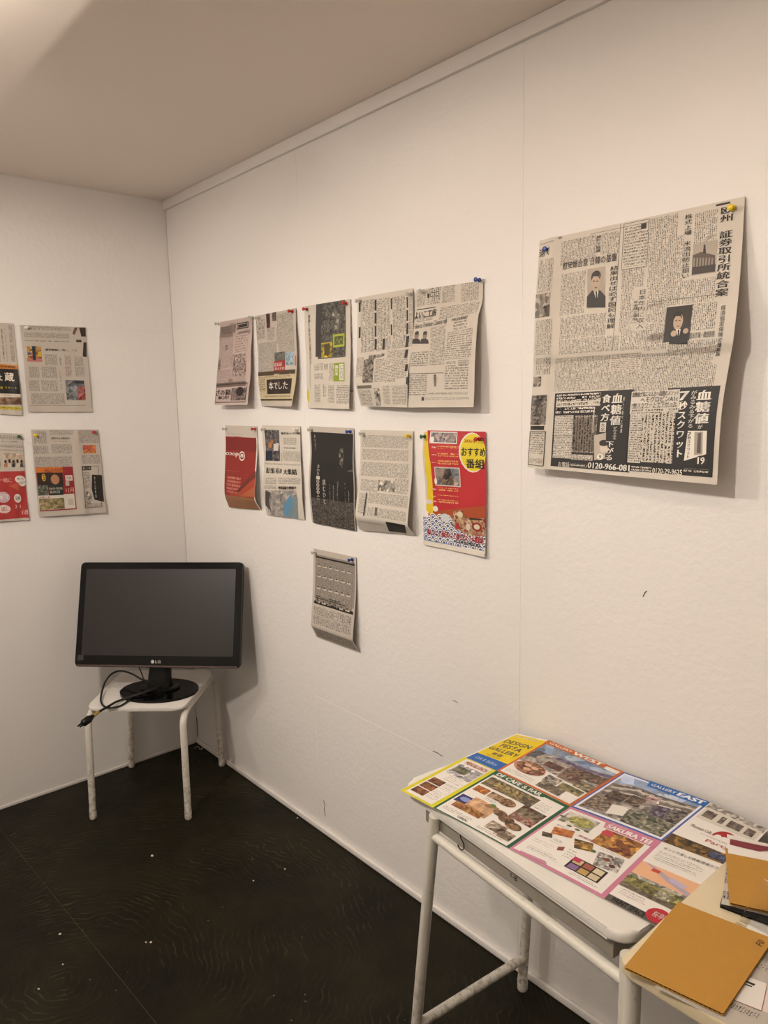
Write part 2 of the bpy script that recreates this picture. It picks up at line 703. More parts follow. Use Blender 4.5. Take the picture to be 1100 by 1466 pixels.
    def frame(s, b, col, t=.006, layer=1):
        u0, v0, u1, v1 = b
        tv = t * s.w / s.h
        for q in ((u0, v0, u1, v0 + tv), (u0, v1 - tv, u1, v1), (u0, v0, u0 + t, v1), (u1 - t, v0, u1, v1)):
            s.R(q, col, layer)

    def E(s, cx, cy, rx, ry, col, layer=1, n=20, mat='ink', bg=None, uvs=(1, 1)):
        s.add([(cx + rx * math.cos(2 * math.pi * i / n), cy + ry * math.sin(2 * math.pi * i / n)) for i in range(n)], mat, col, bg, layer, uvs)

    def text_block(s, b, col=INK, bg=None, pitch=.0038, lead=.0034, bands=1, horizontal=False, layer=0):
        u0, v0, u1, v1 = b
        for k_ in range(bands):
            a = v0 + (v1 - v0) * k_ / bands
            e = v0 + (v1 - v0) * (k_ + .93) / bands if bands > 1 else v1
            s.R((u0, a, u1, e), col, layer, 'th' if horizontal else 'tv', bg, (1 / (lead if horizontal else pitch), 1 / (pitch if horizontal else lead)))

    def photo_b(s, b, col, bg, layer=1, grain=90):
        s.R(b, col, layer, 'photo', bg, (grain, grain))

    def txt(s, t, b, col=INK, layer=4, vertical=False, bold=.012, rot=0):
        u0, v0, u1, v1 = b
        if vertical:
            n = len(t)
            for i, ch in enumerate(t):
                if ch == ' ':
                    continue
                s._fit(ch, (u0, v0 + (v1 - v0) * (i + .04) / n, u1, v0 + (v1 - v0) * (i + .96) / n), col, layer, bold, rot)
        else:
            s._fit(t, b, col, layer, bold, rot)

    def _fit(s, t, b, col, layer, bold, rot):
        polys, x0, x1, y0, y1 = glyph(t, bold)
        if not polys:
            return
        u0, v0, u1, v1 = b
        for sh in ((0.0,) if bold <= 0 else (-bold * .9, bold * .9) if bold < .028 else (-bold * 1.1, 0.0, bold * 1.1)):
          for p in polys:
            q = []
            for x, y in p:
                x, y = x + sh, y + sh * .4
                a, e = (x - x0) / max(1e-6, x1 - x0), (y1 - y) / max(1e-6, y1 - y0)
                if rot == 180:
                    a, e = 1 - a, 1 - e
                elif rot == 90:
                    a, e = 1 - e, a
                elif rot == 270:
                    a, e = e, 1 - a
                q.append((u0 + (u1 - u0) * a, v0 + (v1 - v0) * e))
            s.add(q, 'ink', col, None, layer)

    # --- the same, from crop coordinates
    def r(s, x0, y0, x1, y1, col, layer=0):
        if y1 - y0 < 5 and x1 - x0 > 30:      # a ruled line along the page
            a, e = s.uv(x0, y0), s.uv(x1, y0)
            v = (a[1] + e[1]) / 2 if abs(a[1] - e[1]) < .02 else a[1]
            s.R((a[0], v, e[0], min(1, v + (y1 - y0) * .5e-3 / s.h)), col, layer)
        elif x1 - x0 < 9 and y1 - y0 > 30:    # a ruled line down the page
            a, e = s.uv(x0, y0), s.uv(x0, y1)
            s.R((a[0], a[1], min(1, a[0] + (x1 - x0) * .5e-3 / s.w), e[1]), col, layer)
        else:
            s.R(s.box(x0, y0, x1, y1), col, layer)
    def tv(s, x0, y0, x1, y1, bands=1, col=BODY, bg=None, pitch=.0038, lead=.0034): s.text_block(s.box(x0, y0, x1, y1), col, bg, pitch, lead, bands)
    def th(s, x0, y0, x1, y1, col=BODY, bg=None, pitch=.0038, lead=.0034, layer=1): s.text_block(s.box(x0, y0, x1, y1), col, bg, pitch, lead, 1, True, layer)
    def ph(s, x0, y0, x1, y1, col='3a332c', bg='b8ab9c', layer=1, grain=90): s.photo_b(s.box(x0, y0, x1, y1), col, bg, layer, grain)
    def t(s, t_, x0, y0, x1, y1, col=INK, vertical=False, bold=.012, rot=0, layer=4): s.txt(t_, s.box(x0, y0, x1, y1), col, layer, vertical, bold, rot)
    def fr(s, x0, y0, x1, y1, col=INK, t=.006, layer=2): s.frame(s.box(x0, y0, x1, y1), col, t, layer)
    def p(s, pts, col, layer=1, mat='ink', bg=None, grain=90): s.add([s.uv(*q) for q in pts], mat, col, bg, layer, (grain, grain))

    def e(s, x0, y0, x1, y1, col, layer=2, mat='ink', bg=None, grain=90):
        b = s.box(x0, y0, x1, y1)
        s.E((b[0] + b[2]) / 2, (b[1] + b[3]) / 2, abs(b[2] - b[0]) / 2, abs(b[3] - b[1]) / 2, col, layer, 20, mat, bg, (grain, grain))

    def done(s):
        for name, D in s.parts.items():
            n = len(D['bb'])
            root = list(range(n))
            if name != 'printed_text':        # prints that do not touch each other are separate parts
                def find(a):
                    while root[a] != a:
                        root[a] = root[root[a]]
                        a = root[a]
                    return a
                B = np.array(D['bb'])
                for a in range(n):
                    hit = np.nonzero((B[:a, 0] < B[a, 2]) & (B[:a, 2] > B[a, 0]) & (B[:a, 1] < B[a, 3]) & (B[:a, 3] > B[a, 1]))[0]
                    for h_ in hit:
                        root[find(int(h_))] = find(a)
                root = [find(a) for a in range(n)]
            else:
                root = [0] * n
            for cl in sorted(set(root)):
                fi = [q for q, e_ in enumerate(D['e']) if root[e_] == cl]
                if fi:
                    s._emit(name, D, fi)
        return s.o

    def _emit(s, name, D, fi):
        V, F, U = [], [], []
        for q in fi:
            f = D['f'][q]
            F.append(tuple(range(len(V), len(V) + len(f))))
            V += [D['v'][i] for i in f]
            U += [D['uv'][i] for i in f]
        o = mk(name, V, F, None, s.o)
        if name == 'printed_text':
            o['kind'] = 'stuff'
        me = o.data
        names = sorted(set(D['m'][q] for q in fi))
        for n in names:
            me.materials.append(MT[n])
        me.polygons.foreach_set('material_index', [names.index(D['m'][q]) for q in fi])
        for nm, key in (('Col', 'c'), ('Bg', 'b')):
            a = me.attributes.new(nm, 'FLOAT_COLOR', 'FACE')
            a.data.foreach_set('color', np.array([D[key][q] for q in fi], np.float32).ravel())
        lay = me.uv_layers.new(name='UVMap')
        lay.data.foreach_set('uv', np.array(U, np.float32).ravel())


OUT_R = V3(0, -1, 0)     # away from the right wall
OUT_L = V3(1, 0, 0)      # away from the left wall


def wall_rows(rows, side='R'):
    """rows of (v, left px, left stand-off, right px, right stand-off); the stand-off is the distance from the wall"""
    res = []
    for v, l, ol, r_, orr in rows:
        if side == 'R':
            res.append((v, at(l, 1, -ol), at(r_, 1, -orr)))
        else:
            res.append((v, at(l, 0, ol), at(r_, 0, orr)))
    return res


# ================================================================ the room
H = 2.35
X1, Y1 = 4.3, -3.3           # the far sides of the room, behind the camera
floor = bbox('floor', (-.1, Y1 - .1, -.1), (X1 + .1, .1, -.0012), MT['joint'])
tag(floor, 'dark green painted floor with scuffs and paint flecks', 'floor', kind='structure')
fa, fb = at((150, 1373), 2, 0), at((223, 1464), 2, 0)
fdir = (fb - fa) / np.linalg.norm(fb - fa)


def on_line(y):
    return fa[0] + (y - fa[1]) / (fb[1] - fa[1]) * (fb[0] - fa[0])


g = .0010
# boards on both sides of the joint (the joint is an open gap of about three millimetres)
px_ = -fdir[1], fdir[0]


def half(sign):
    poly = [(-.004, .004), (X1, .004), (X1, Y1), (-.004, Y1)]
    out = []
    val = lambda q: sign * ((q[0] - fa[0]) * px_[0] + (q[1] - fa[1]) * px_[1]) - g
    for i in range(4):
        a, b = poly[i], poly[(i + 1) % 4]
        va, vb = val(a), val(b)
        if va >= 0:
            out.append(a)
        if (va >= 0) != (vb >= 0):
            t_ = va / (va - vb)
            out.append((a[0] + (b[0] - a[0]) * t_, a[1] + (b[1] - a[1]) * t_))
    return out


for sgn in (1, -1):
    slab('floor_board', half(sgn), -.0011, 0, MT['floor'], floor, bevel=0)

ceil = bbox('ceiling', (-.1, Y1 - .1, H), (X1 + .1, .1, H + .1), MT['ceil'])
tag(ceil, 'off-white painted ceiling in shade', 'ceiling', kind='structure')

wr = bbox('wall_right', (-.1, .0051, -.1), (X1 + .1, .1, H + .1), MT['wall'])
tag(wr, 'long white painted board wall hung with newspaper pages', 'wall', kind='structure')
wl = bbox('wall_left', (-.1, Y1 - .1, -.1), (-.0051, .0051, H + .1), MT['wall'])
tag(wl, 'short white painted board wall behind the monitor', 'wall', kind='structure')
G1 = .00014
xs = [.0005, .944, 1.848, 2.76, 3.67, X1]
for i in range(5):
    zz = [0, .505, H] if i == 1 else [0, H]
    for a, b in zip(zz, zz[1:]):
        bbox('wall_panel', (xs[i] + G1, 0, a + (G1 if a else 0)), (xs[i + 1] - G1, .005, b - (G1 if b < H else 0)), MT['wall'], wr, bevel=.00025, seg=1)
ys = [-.0005, -.91, -1.82, -2.73, Y1]
for i in range(4):
    for a, b in ((0, 1.825), (1.825, H)):
        bbox('wall_panel', (-.005, ys[i + 1] + G1, a + (G1 if a else 0)), (0, ys[i] - G1, b - (G1 if b < H else 0)), MT['wall'], wl, bevel=.00025, seg=1)
wb = bbox('wall_back', (-.1, Y1 - .1, -.1), (X1 + .1, Y1, H + .1), MT['wall'])
tag(wb, 'plain white wall across the room from the newspapers', 'wall', kind='structure')
wf = bbox('wall_front', (X1, Y1, -.1), (X1 + .1, .0, H + .1), MT['wall'])
tag(wf, 'plain white wall at the far end of the room', 'wall', kind='structure')
tr = bbox('trim_1', (.0005, -.012, 2.313), (X1, -.0002, H - .0005), MT['trim'], bevel=.0015)
tag(tr, 'white painted board trim under the ceiling', 'trim', kind='structure')
bb = bbox('baseboard_right', (.004, -.012, .0003), (X1, -.0002, .022), MT['trim'], bevel=.004, seg=3)
tag(bb, 'low white wooden skirting strip along the floor', 'baseboard', kind='structure')
bl = bbox('baseboard_left', (.0002, -2.9, .0003), (.004, -.014, .012), MT['trim'], bevel=.001)
tag(bl, 'thin white lip where the wall meets the floor', 'baseboard', kind='structure')
# small cracks in the wall paint
ck = at((465, 1157), 1, 0)
pts = [ck + V3(dx, -.0006, dz) for dx, dz in ((-.004, .03), (.003, .012), (-.002, -.006), (.003, -.03))]
tube('paint_crack', smooth_path(pts, 4), .0011, MT['crack'], wr, 5)
tube('paint_crack', [V3(.006, -.0012, .03), V3(.005, -.0012, .12)], .0014, MT['crack'], wr, 5)
for q0, q1 in (((492, 562), (506, 560)), ((926, 846), (921, 854)), ((649, 1003), (655, 1006)), ((620, 1075), (634, 1083))):
    a, b = at(q0, 1, -.0004), at(q1, 1, -.0004)
    tube('scuff_mark', [a, (a + b) / 2 + V3(0, 0, .002), b], .0012, MT['crack'], wr, 5)

# unseen trough, added to shape the uplight's bright patch on the ceiling
tl_ = empty('added_trough', (2.05, -1.30, 2.17), 'unseen white trough added to shape the uplight on the ceiling', 'light')
bbox('tray', (1.10, -1.50, 2.172), (3.00, -1.10, 2.186), MT['trim'], tl_, bevel=.002)
bbox('cutoff_side', (1.10, -1.104, 2.1862), (3.00, -1.096, 2.257), MT['trim'], tl_, bevel=.001)  # rim height set so the uplight ends in a straight edge on the ceiling
bbox('cutoff_side', (1.10, -1.504, 2.1862), (3.00, -1.496, 2.257), MT['trim'], tl_, bevel=.001)
for x_ in (1.3, 2.8):
    tube('hanger_rod', [V3(x_, -1.46, 2.186), V3(x_, -1.46, H)], .003, MT['steel'], tl_, 8)
# ================================================================ the stool in the corner
FT = dict(FL=V3(.3135, -.5865, 0), FR=V3(.558, -.323, 0), BR=V3(.279, -.030, 0), BL=V3(.020, -.3185, 0))
SZ = .437                       # top of the seat
sc_ = sum(FT.values()) / 4
SX = V3(.680, .733, 0)
SY = V3(-.733, .680, 0)
SU = V3(0, 0, 1)
stool = empty('stool', (sc_[0], sc_[1], 0), 'white painted school stool with bent tube legs under the monitor', 'stool')
sfr = (V3(sc_[0], sc_[1], 0), SX, SY, SU)
loc = lambda x, y, z: sc_ + SX * x + SY * y + SU * z
ol = []
for cx, cy, a0, r_ in ((.150, .135, 0, .045), (-.140, .135, 90, .045), (-.140, -.160, 180, .042), (.143, -.160, 270, .042)):
    for i in range(7):
        a = math.radians(a0 + 90 * i / 6)
        ol.append((cx + r_ * math.cos(a), cy + r_ * math.sin(a)))
slab('seat', ol, SZ - .014, SZ, MT['seat'], stool, sfr, bevel=.005)
RT = .0125
for side, f_, b_ in ((-1, 'FL', 'BL'), (1, 'FR', 'BR')):
    xf = side * .178
    zt = SZ - .030 if side < 0 else SZ - .018
    zt = SZ - .0275
    tf, tb = loc(xf, -.150, zt), loc(xf, .165, zt)
    if side > 0:
        tf, tb = loc(.176, -.150, zt), loc(.186, .165, zt)
    for foot, top, other in ((FT[f_], tf, tb), (FT[b_], tb, tf)):
        d = (other - top) / np.linalg.norm(other - top)
        up = top - V3(0, 0, .055) - d * .045
        low = foot + V3(0, 0, .03)
        bend = [up, up + (top - up) * .0 + V3(0, 0, .026) + d * .006, top - V3(0, 0, .008) - d * .012, top + d * .025]
        path = [low, low + (up - low) * .5, *smooth_path(bend, 5)]
        tube('leg', path, RT, MT['tube'], stool, 14)
        ft = tube('foot_cap', [foot + V3(0, 0, .0005), foot + V3(0, 0, .004), foot + V3(0, 0, .032), foot + V3(0, 0, .036)], [RT * .9, RT * 1.08, RT * 1.08, RT * 1.0], MT['tube'], stool, 14)
    d = (tb - tf) / np.linalg.norm(tb - tf)
    tube('side_rail', [tf + d * .0252, tb - d * .0252], RT, MT['tube'], stool, 14)
tube('cross_bar', [loc(-.166, .06, SZ - .0275), loc(.168, .06, SZ - .0275)], .008, MT['tube'], stool, 10)

# ================================================================ the monitor
myaw, mtilt = -.805, .297
MN = V3(math.cos(myaw) * math.cos(mtilt), math.sin(myaw) * math.cos(mtilt), math.sin(mtilt))
MR = V3(-math.sin(myaw), math.cos(myaw), 0)
MU = np.cross(MN, MR)
kk = .64 / .51
MC = CAM + (V3(.892, -.528, .899) - CAM) * kk
MW, MH = .64, .316 * kk
base_c = V3(.362, -.318, SZ)
mon = empty('monitor', base_c, 'large black widescreen monitor tilted back on a round base, switched off', 'monitor')
mf = (MC, MR, MU, MN)
slab('housing', round_rect(-MW / 2, -MH / 2, MW / 2, MH / 2, .014), -.026, -.0005, MT['blackm'], mon, mf, bevel=.006)
slab('rear_shell', round_rect(-MW * .36, -MH * .36, MW * .36, MH * .36, .05), -.058, -.0262, MT['blackm'], mon, mf, bevel=.014)
# bezel: a frame around the screen
SX0, SX1, SY0, SY1 = -.2975, .2945, -.155, .173
bm = bmesh.new()
outer = round_rect(-MW / 2 + .001, -MH / 2 + .001, MW / 2 - .001, MH / 2 - .001, .014, 6)
inner = round_rect(SX0, SY0, SX1, SY1, .002, 6)
n_ = len(outer)
vo = [bm.verts.new((x, y, 0)) for x, y in outer]
vi = [bm.verts.new((x, y, .0008)) for x, y in inner]
vd = [bm.verts.new((x, y, -.004)) for x, y in inner]
for i in range(n_):
    j = (i + 1) % n_
    bm.faces.new((vo[i], vo[j], vi[j], vi[i]))
    bm.faces.new((vi[i], vi[j], vd[j], vd[i]))
for v in bm.verts:
    v.co = Vector(MC + MR * v.co[0] + MU * v.co[1] + MN * v.co[2])
bez = from_bm('bezel', bm, MT['black'], mon)
bbox('screen', (SX0 + .0005, SY0 + .0005, -.0004), (SX1 - .0005, SY1 - .0005, -.0001), MT['screen'], mon, mf)
bbox('chin_strip', (-MW / 2 + .008, -MH / 2 + .0015, .0008), (MW / 2 - .008, -MH / 2 + .009, .0026), MT['strip'], mon, mf, bevel=.0008, seg=1)
bbox('sticker', (-MW / 2 + .010, -MH / 2 + .024, .0009), (-MW / 2 + .034, -MH / 2 + .044, .0013), plain('dark_sticker', '2b2a2b', .35, var=.1, scale=200), mon, mf)


def flat_text(name, t, o, ex, ey, en, w, h, mat, parent, bold=.01, th=.0006):
    polys, x0, x1, y0, y1 = glyph(t, bold)
    vs, fs = [], []
    for p in polys:
        n0 = len(vs)
        for x, y in p:
            vs.append(o + ex * ((x - x0) / (x1 - x0) - .5) * w + ey * ((y - y0) / (y1 - y0) - .5) * h + en * th)
        fs.append(tuple(range(n0, n0 + len(p))))
    return mk(name, vs, fs, mat, parent)


lc = MC + MU * (-MH / 2 + .022) - MR * .002
disc = [lc - MR * .012 + (MR * math.cos(a) + MU * math.sin(a)) * .0068 + MN * .0014 for a in [2 * math.pi * i / 20 for i in range(20)]]
logo = mk('maker_logo', disc, [tuple(range(20))], MT['silver'], mon)
flat_text('logo_letters', 'LG', lc + MR * .009, MR, MU, MN, .020, .010, MT['silver'], mon, .02, .0014)
face = []
for a0, a1 in ((0.15, 4.9),):
    arc = [lc - MR * .012 + (MR * math.cos(a0 + (a1 - a0) * i / 14) + MU * math.sin(a0 + (a1 - a0) * i / 14)) * .0046 + MN * .0019 for i in range(15)]
    tube('logo_ring', arc, .0005, MT['blackm'], mon, 5)
# stand: neck and round glossy base
NK = base_c + V3(-.012, .010, 0)
neck_top = MC - MU * (MH * .22) - MN * .060
bm = bmesh.new()
ring = []
for (c_, hx, hy) in ((NK + V3(0, 0, .014), .046, .030), (NK + V3(0, 0, .05), .042, .026), (NK + V3(0, 0, .11) + (neck_top - NK) * V3(.3, .3, 0), .040, .022), (neck_top + V3(0, 0, .01), .045, .016)):
    hd = V3(math.cos(myaw), math.sin(myaw), 0)
    ring.append([bm.verts.new(c_ + MR * hx * math.copysign(abs(math.cos(a)) ** .5, math.cos(a)) + hd * hy * math.copysign(abs(math.sin(a)) ** .5, math.sin(a))) for a in [2 * math.pi * i / 20 for i in range(20)]])
for a, b in zip(ring, ring[1:]):
    for i in range(20):
        bm.faces.new((a[i], a[(i + 1) % 20], b[(i + 1) % 20], b[i]))
bm.faces.new(ring[0][::-1])
bm.faces.new(ring[-1])
from_bm('neck', bm, MT['blackm'], mon, smooth=True)
hd = V3(math.cos(myaw), math.sin(myaw), 0)
bo = [(.150 * math.cos(2 * math.pi * i / 48), .112 * math.sin(2 * math.pi * i / 48)) for i in range(48)]
slab('base', bo, .0008, .011, MT['black'], mon, (base_c, MR, hd, V3(0, 0, 1)), bevel=.0035)
bo = [(.075 * math.cos(2 * math.pi * i / 32), .055 * math.sin(2 * math.pi * i / 32)) for i in range(32)]
slab('neck_foot', bo, .0111, .020, MT['blackm'], mon, (NK, MR, hd, V3(0, 0, 1)), bevel=.004)


# cables hanging off the seat
def cpath(pts):
    return [at((110 + x * .1909, 930 + y * .1909), 2, z) for x, y, z in pts]


c1 = cpath([(600, 240, .475), (545, 235, .478), (485, 222, .482), (410, 180, .487), (330, 160, .487), (265, 180, .480), (215, 240, .468), (188, 320, .452), (180, 385, .4445), (205, 425, .4425), (260, 437, .4425), (330, 420, .4425), (385, 385, .4435), (430, 350, .452), (520, 310, .4615), (590, 285, .464)])
cab = empty('signal_cable', c1[8], 'thin black cable looped over the seat beside the monitor base', 'cable')
tube('cable_sheath', smooth_path(c1, 6), .0036, MT['cable'], cab, 8)
c2 = cpath([(640, 262, .472), (560, 305, .4655), (470, 335, .4615), (410, 352, .456), (350, 372, .4445), (290, 395, .4490), (230, 430, .4510), (190, 452, .449), (150, 478, .449), (112, 506, .443)])
pw = empty('power_cable', c2[4], 'black power cable whose plug hangs off the seat edge', 'cable')
tube('cable_sheath', smooth_path(c2, 6), .0044, MT['cable'], pw, 8)
d = c2[-1] - c2[-2]
d /= np.linalg.norm(d)
tube('plug_body', [c2[-1] - d * .006, c2[-1] + d * .004, c2[-1] + d * .012, c2[-1] + d * .034, c2[-1] + d * .040], [.006, .010, .014, .0135, .009], MT['blackm'], pw, 10)
sd = np.cross(d, V3(0, 0, 1))
sd /= np.linalg.norm(sd)
for s_ in (-1, 1):
    bbox('prong', (.038, s_ * .006 - .0007, -.003), (.055, s_ * .006 + .0007, .003), MT['blackm'], pw, (c2[-1], d, sd, np.cross(d, sd)))
tube('brass_sleeve', [c2[-1] - d * .030, c2[-1] - d * .008], .0062, MT['brass'], pw, 10)
c3 = [MC - MU * (MH * .40) - MR * .105 - MN * .03, MC - MU * (MH * .52) - MR * .085 - MN * .05, NK + V3(0, 0, .05) - MR * .06 + hd * .01, NK + V3(0, 0, .035) - MR * .036 + hd * .034]
tag(tube('power_lead', smooth_path(c3, 6), .0022, MT['cable'], None, 7), 'short thin black lead between the monitor back and its neck', 'cable')

# ================================================================ the white desk against the wall
DZ = .685
dyaw = math.radians(-6.5)
DX = V3(math.cos(dyaw), math.sin(dyaw), 0)
DY = V3(-math.sin(dyaw), math.cos(dyaw), 0)
DA = V3(1.838, -.402, 0)
DW, DD = .60, .383
dfr = (DA, DX, DY, V3(0, 0, 1))
dl = lambda x, y, z: DA + DX * x + DY * y + V3(0, 0, z)
desk = empty('school_desk', dl(DW / 2, DD / 2, 0), 'white painted school desk with tube legs, covered by an unfolded leaflet', 'desk')
slab('desk_top', round_rect(0, 0, DW, DD, .035), DZ - .022, DZ, MT['desk'], desk, dfr, bevel=.008, seg=4)
bbox('book_box', (.075, .010, DZ - .060), (DW - .03, DD - .03, DZ - .0222), MT['apron'], desk, dfr, bevel=.003)
RD = .0125
rl = at((1, 1), 2, 0)


def leg(top, foot, cap=True):
    top, foot = np.asarray(top), np.asarray(foot)
    up = foot + V3(0, 0, .03)
    tube('leg', [up, up + (top - up) * .5, top], RD, MT['tube'], desk, 14)
    tube('foot_cap', [foot + V3(0, 0, .0005), foot + V3(0, 0, .004), foot + V3(0, 0, .03), foot + V3(0, 0, .034)], [RD * .95, RD * 1.1, RD * 1.1, RD * 1.0], MT['tube'], desk, 14)


f1t, f1f = at((623, 1172), 1, -.412), at((598, 1466), 1, -.395)
f1f = f1f + (f1f - f1t) * (f1f[2] / (f1t[2] - f1f[2]))
f1f[2] = 0
f1t[2] = DZ - .024
r1f = V3(1.902, -.047, 0)
r1t = V3(1.935, -.040, DZ - .024)
leg(f1t, f1f)
leg(r1t, r1f)
f2t, r2t = dl(DW + .004, .002, DZ - .024), dl(DW - .012, DD - .02, DZ - .024)
leg(f2t, f2t + V3(.0, .0, -f2t[2]))
leg(r2t, r2t + V3(.0, .0, -r2t[2]))
lerp = lambda a, b, z: a + (b - a) * ((z - a[2]) / (b[2] - a[2]))
tube('front_rail', [lerp(f1f, f1t, DZ - .072), lerp(f2t + V3(.0, 0, -f2t[2]), f2t, DZ - .072)], .0105, MT['tube'], desk, 14)
tube('side_stretcher', [lerp(f1f, f1t, .095), lerp(r1f, r1t, .095)], .0115, MT['tube'], desk, 14)
tube('side_stretcher', [lerp(f2t + V3(.0, 0, -f2t[2]), f2t, .095), lerp(r2t + V3(.0, 0, -r2t[2]), r2t, .095)], .0115, MT['tube'], desk, 14)
# the iron hook below the desk edge
hk = dl(.200, .006, DZ - .028)
hp = [hk + V3(0, 0, .004), hk + DX * .000 + V3(0, 0, -.004), hk + DX * .008 + V3(0, 0, -.012), hk + DX * .010 + V3(0, 0, -.022), hk + DX * .002 + V3(0, 0, -.030), hk - DX * .006 + V3(0, 0, -.028), hk - DX * .009 + V3(0, 0, -.024)]
tag(tube('iron_hook', smooth_path([q - DY * .0025 for q in hp], 5), .0013, MT['hook'], None, 7), 'small black S-shaped iron hook under the white desk edge', 'hook')
flat_text('pencil_mark', '1-8', dl(.345, .0098, DZ - .040), DX, V3(0, 0, 1), -DY, .016, .010, MT['hook'], desk, 0, .0008)

# ================================================================ the second, cream desk
EZ = .72
ex0, ey0 = 2.472, -.552
d2 = empty('cream_desk', (ex0 + .3, ey0 + .2, 0), 'cream topped desk carrying the kraft boards and papers', 'desk')
slab('desk_top', round_rect(ex0, ey0, ex0 + .60, ey0 + .40, .012), EZ - .020, EZ, MT['cream'], d2, bevel=.003)
for lx, ly in ((.009, .022), (.586, .024), (.014, .376), (.586, .376)):
    p_ = V3(ex0 + lx, ey0 + ly, 0)
    tube('leg', [p_ + V3(0, 0, .03), p_ + V3(0, 0, EZ - .021)], .014, MT['tube'], d2, 14)
    tube('foot_cap', [p_ + V3(0, 0, .0005), p_ + V3(0, 0, .004), p_ + V3(0, 0, .03), p_ + V3(0, 0, .034)], [.0135, .016, .016, .0145], MT['tube'], d2, 14)
tube('rear_rail', [V3(ex0 + .014, ey0 + .376, EZ - .075), V3(ex0 + .586, ey0 + .376, EZ - .075)], .010, MT['tube'], d2, 12)

# ---- things on the cream desk


def board(name, quad, z, th, mat, label, cat, mark=None, group=None, edge=True):
    """corrugated board: two liners and the wavy flute between them"""
    Q = [at(q, 2, z + th) for q in quad]
    c_ = sum(Q) / 4
    root = empty(name, (c_[0], c_[1], z), label, cat, group)
    li = .0006

    def prism(nm, zs, m, inset=0):
        vs = []
        for zz in zs:
            for q in Q:
                p = c_ + (q - c_) * (1 - inset)
                vs.append((p[0], p[1], zz))
        return mk(nm, vs, [(0, 1, 2, 3)[::-1], (4, 5, 6, 7), (0, 1, 5, 4), (1, 2, 6, 5), (2, 3, 7, 6), (3, 0, 4, 7)], m, root)
    prism('top_liner', (z + th - li, z + th), mat)
    prism('bottom_liner', (z + .0003, z + .0003 + li), mat)
    # flute: a wave running along the front edge direction
    a, b, c2_, d_ = Q
    vs, fs = [], []
    N_ = 90
    lo_, hi_ = z + .0003 + li, z + th - li
    for i in range(N_ + 1):
        t_ = .004 + .992 * i / N_
        zz = lo_ + (hi_ - lo_) * (.5 + .5 * math.sin(i * math.pi / 2.0))
        f0, f1 = d_ + (c2_ - d_) * t_, a + (b - a) * t_
        f0, f1 = f0 + (f1 - f0) * .004, f1 + (f0 - f1) * .004
        vs += [(f0[0], f0[1], zz), (f1[0], f1[1], zz)]
    for i in range(N_):
        fs.append((2 * i, 2 * i + 1, 2 * i + 3, 2 * i + 2))
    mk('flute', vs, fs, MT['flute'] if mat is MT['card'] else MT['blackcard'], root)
    if mark:
        t_, px0, ux, uy, w_, h_ = mark
        o_ = at(px0, 2, z + th)
        pA, pB = at((px0[0] + ux[0], px0[1] + ux[1]), 2, z + th), at((px0[0] + uy[0], px0[1] + uy[1]), 2, z + th)
        e1 = (pA - o_) / np.linalg.norm(pA - o_)
        e2 = (pB - o_) / np.linalg.norm(pB - o_)
        flat_text('pen_mark', t_, o_, e1, e2, V3(0, 0, 1), w_, h_, MT['hook'], root, 0, .0004)
    return root


# newspaper lying under the kraft board, its corner and edge hanging over the desk front
nz = EZ + .0006
rows = [(0, at((985, 1330), 2, nz), at((1180, 1395), 2, nz)), (1, at((938, 1413), 2, nz), at((1094, 1492), 2, nz))]
s = Sheet('newspaper_sheet', rows, (0, 0, 1), MT['news'], None, 12, 12, ripple=0, seed=3)
s.crop(980, 1330, .10909)
s.tv(900, 420, 1300, 640, 2)
s.tv(560, 1010, 1010, 1130, 1)
s.tv(1010, 230, 1300, 400, 1)
s.on('printed_panel')
s.p([(640, 930), (860, 640), (1085, 720), (1010, 1075)], 'e6dfd6', 1)
s.p([(1010, 1075), (1085, 720), (1092, 722), (1017, 1078)], 'a0402c', 2)
s.p([(640, 930), (1010, 1075), (1008, 1082), (636, 937)], '8a4a34', 2)
s.p([(800, 700), (830, 690), (935, 730), (915, 752)], INK, 3)
s.p([(770, 725), (790, 722), (895, 757), (885, 770)], INK, 3)
s.p([(1022, 1080), (1098, 722), (1500, 850), (1500, 1250)], 'e2d2c8', 1)
tag(s.done(), 'newspaper page lying flat beneath the kraft board marked F0', 'newspaper')

board('cardboard_sheet', [(972, 1291), (1108, 1344), (1036, 1451), (894, 1384)], EZ + .0016, .0042, MT['card'],
      'square kraft corrugated board marked F0 at its corner', 'cardboard', ('F0', (1089, 1350), (6, -8), (-9, -5), .013, .009))

bq = [(1034, 1276), (1130, 1298), (1122, 1330), (1032, 1296)]
board('cardboard_sheet', [(1050, 1222), (1150, 1242), (1140, 1338), (1031, 1296)], EZ + .0006, .004, MT['blackcard'],
      'black corrugated board at the bottom of the small stack', 'cardboard')
rows = [(0, at((1044, 1212), 2, EZ + .0056), at((1140, 1225), 2, EZ + .0056)), (1, at((1033, 1294), 2, EZ + .0056), at((1130, 1318), 2, EZ + .0056))]
s = Sheet('newspaper_sheet', rows, (0, 0, 1), MT['newsw'], None, 10, 10, ripple=.0003, seed=5)
s.crop(1000, 1180, .10235)
s.tv(345, 930, 700, 1120, 1, pitch=.006, lead=.005)
s.tv(370, 500, 700, 900, 2)
tag(s.done(), 'folded newsprint sandwiched between black board and kraft board', 'newspaper')
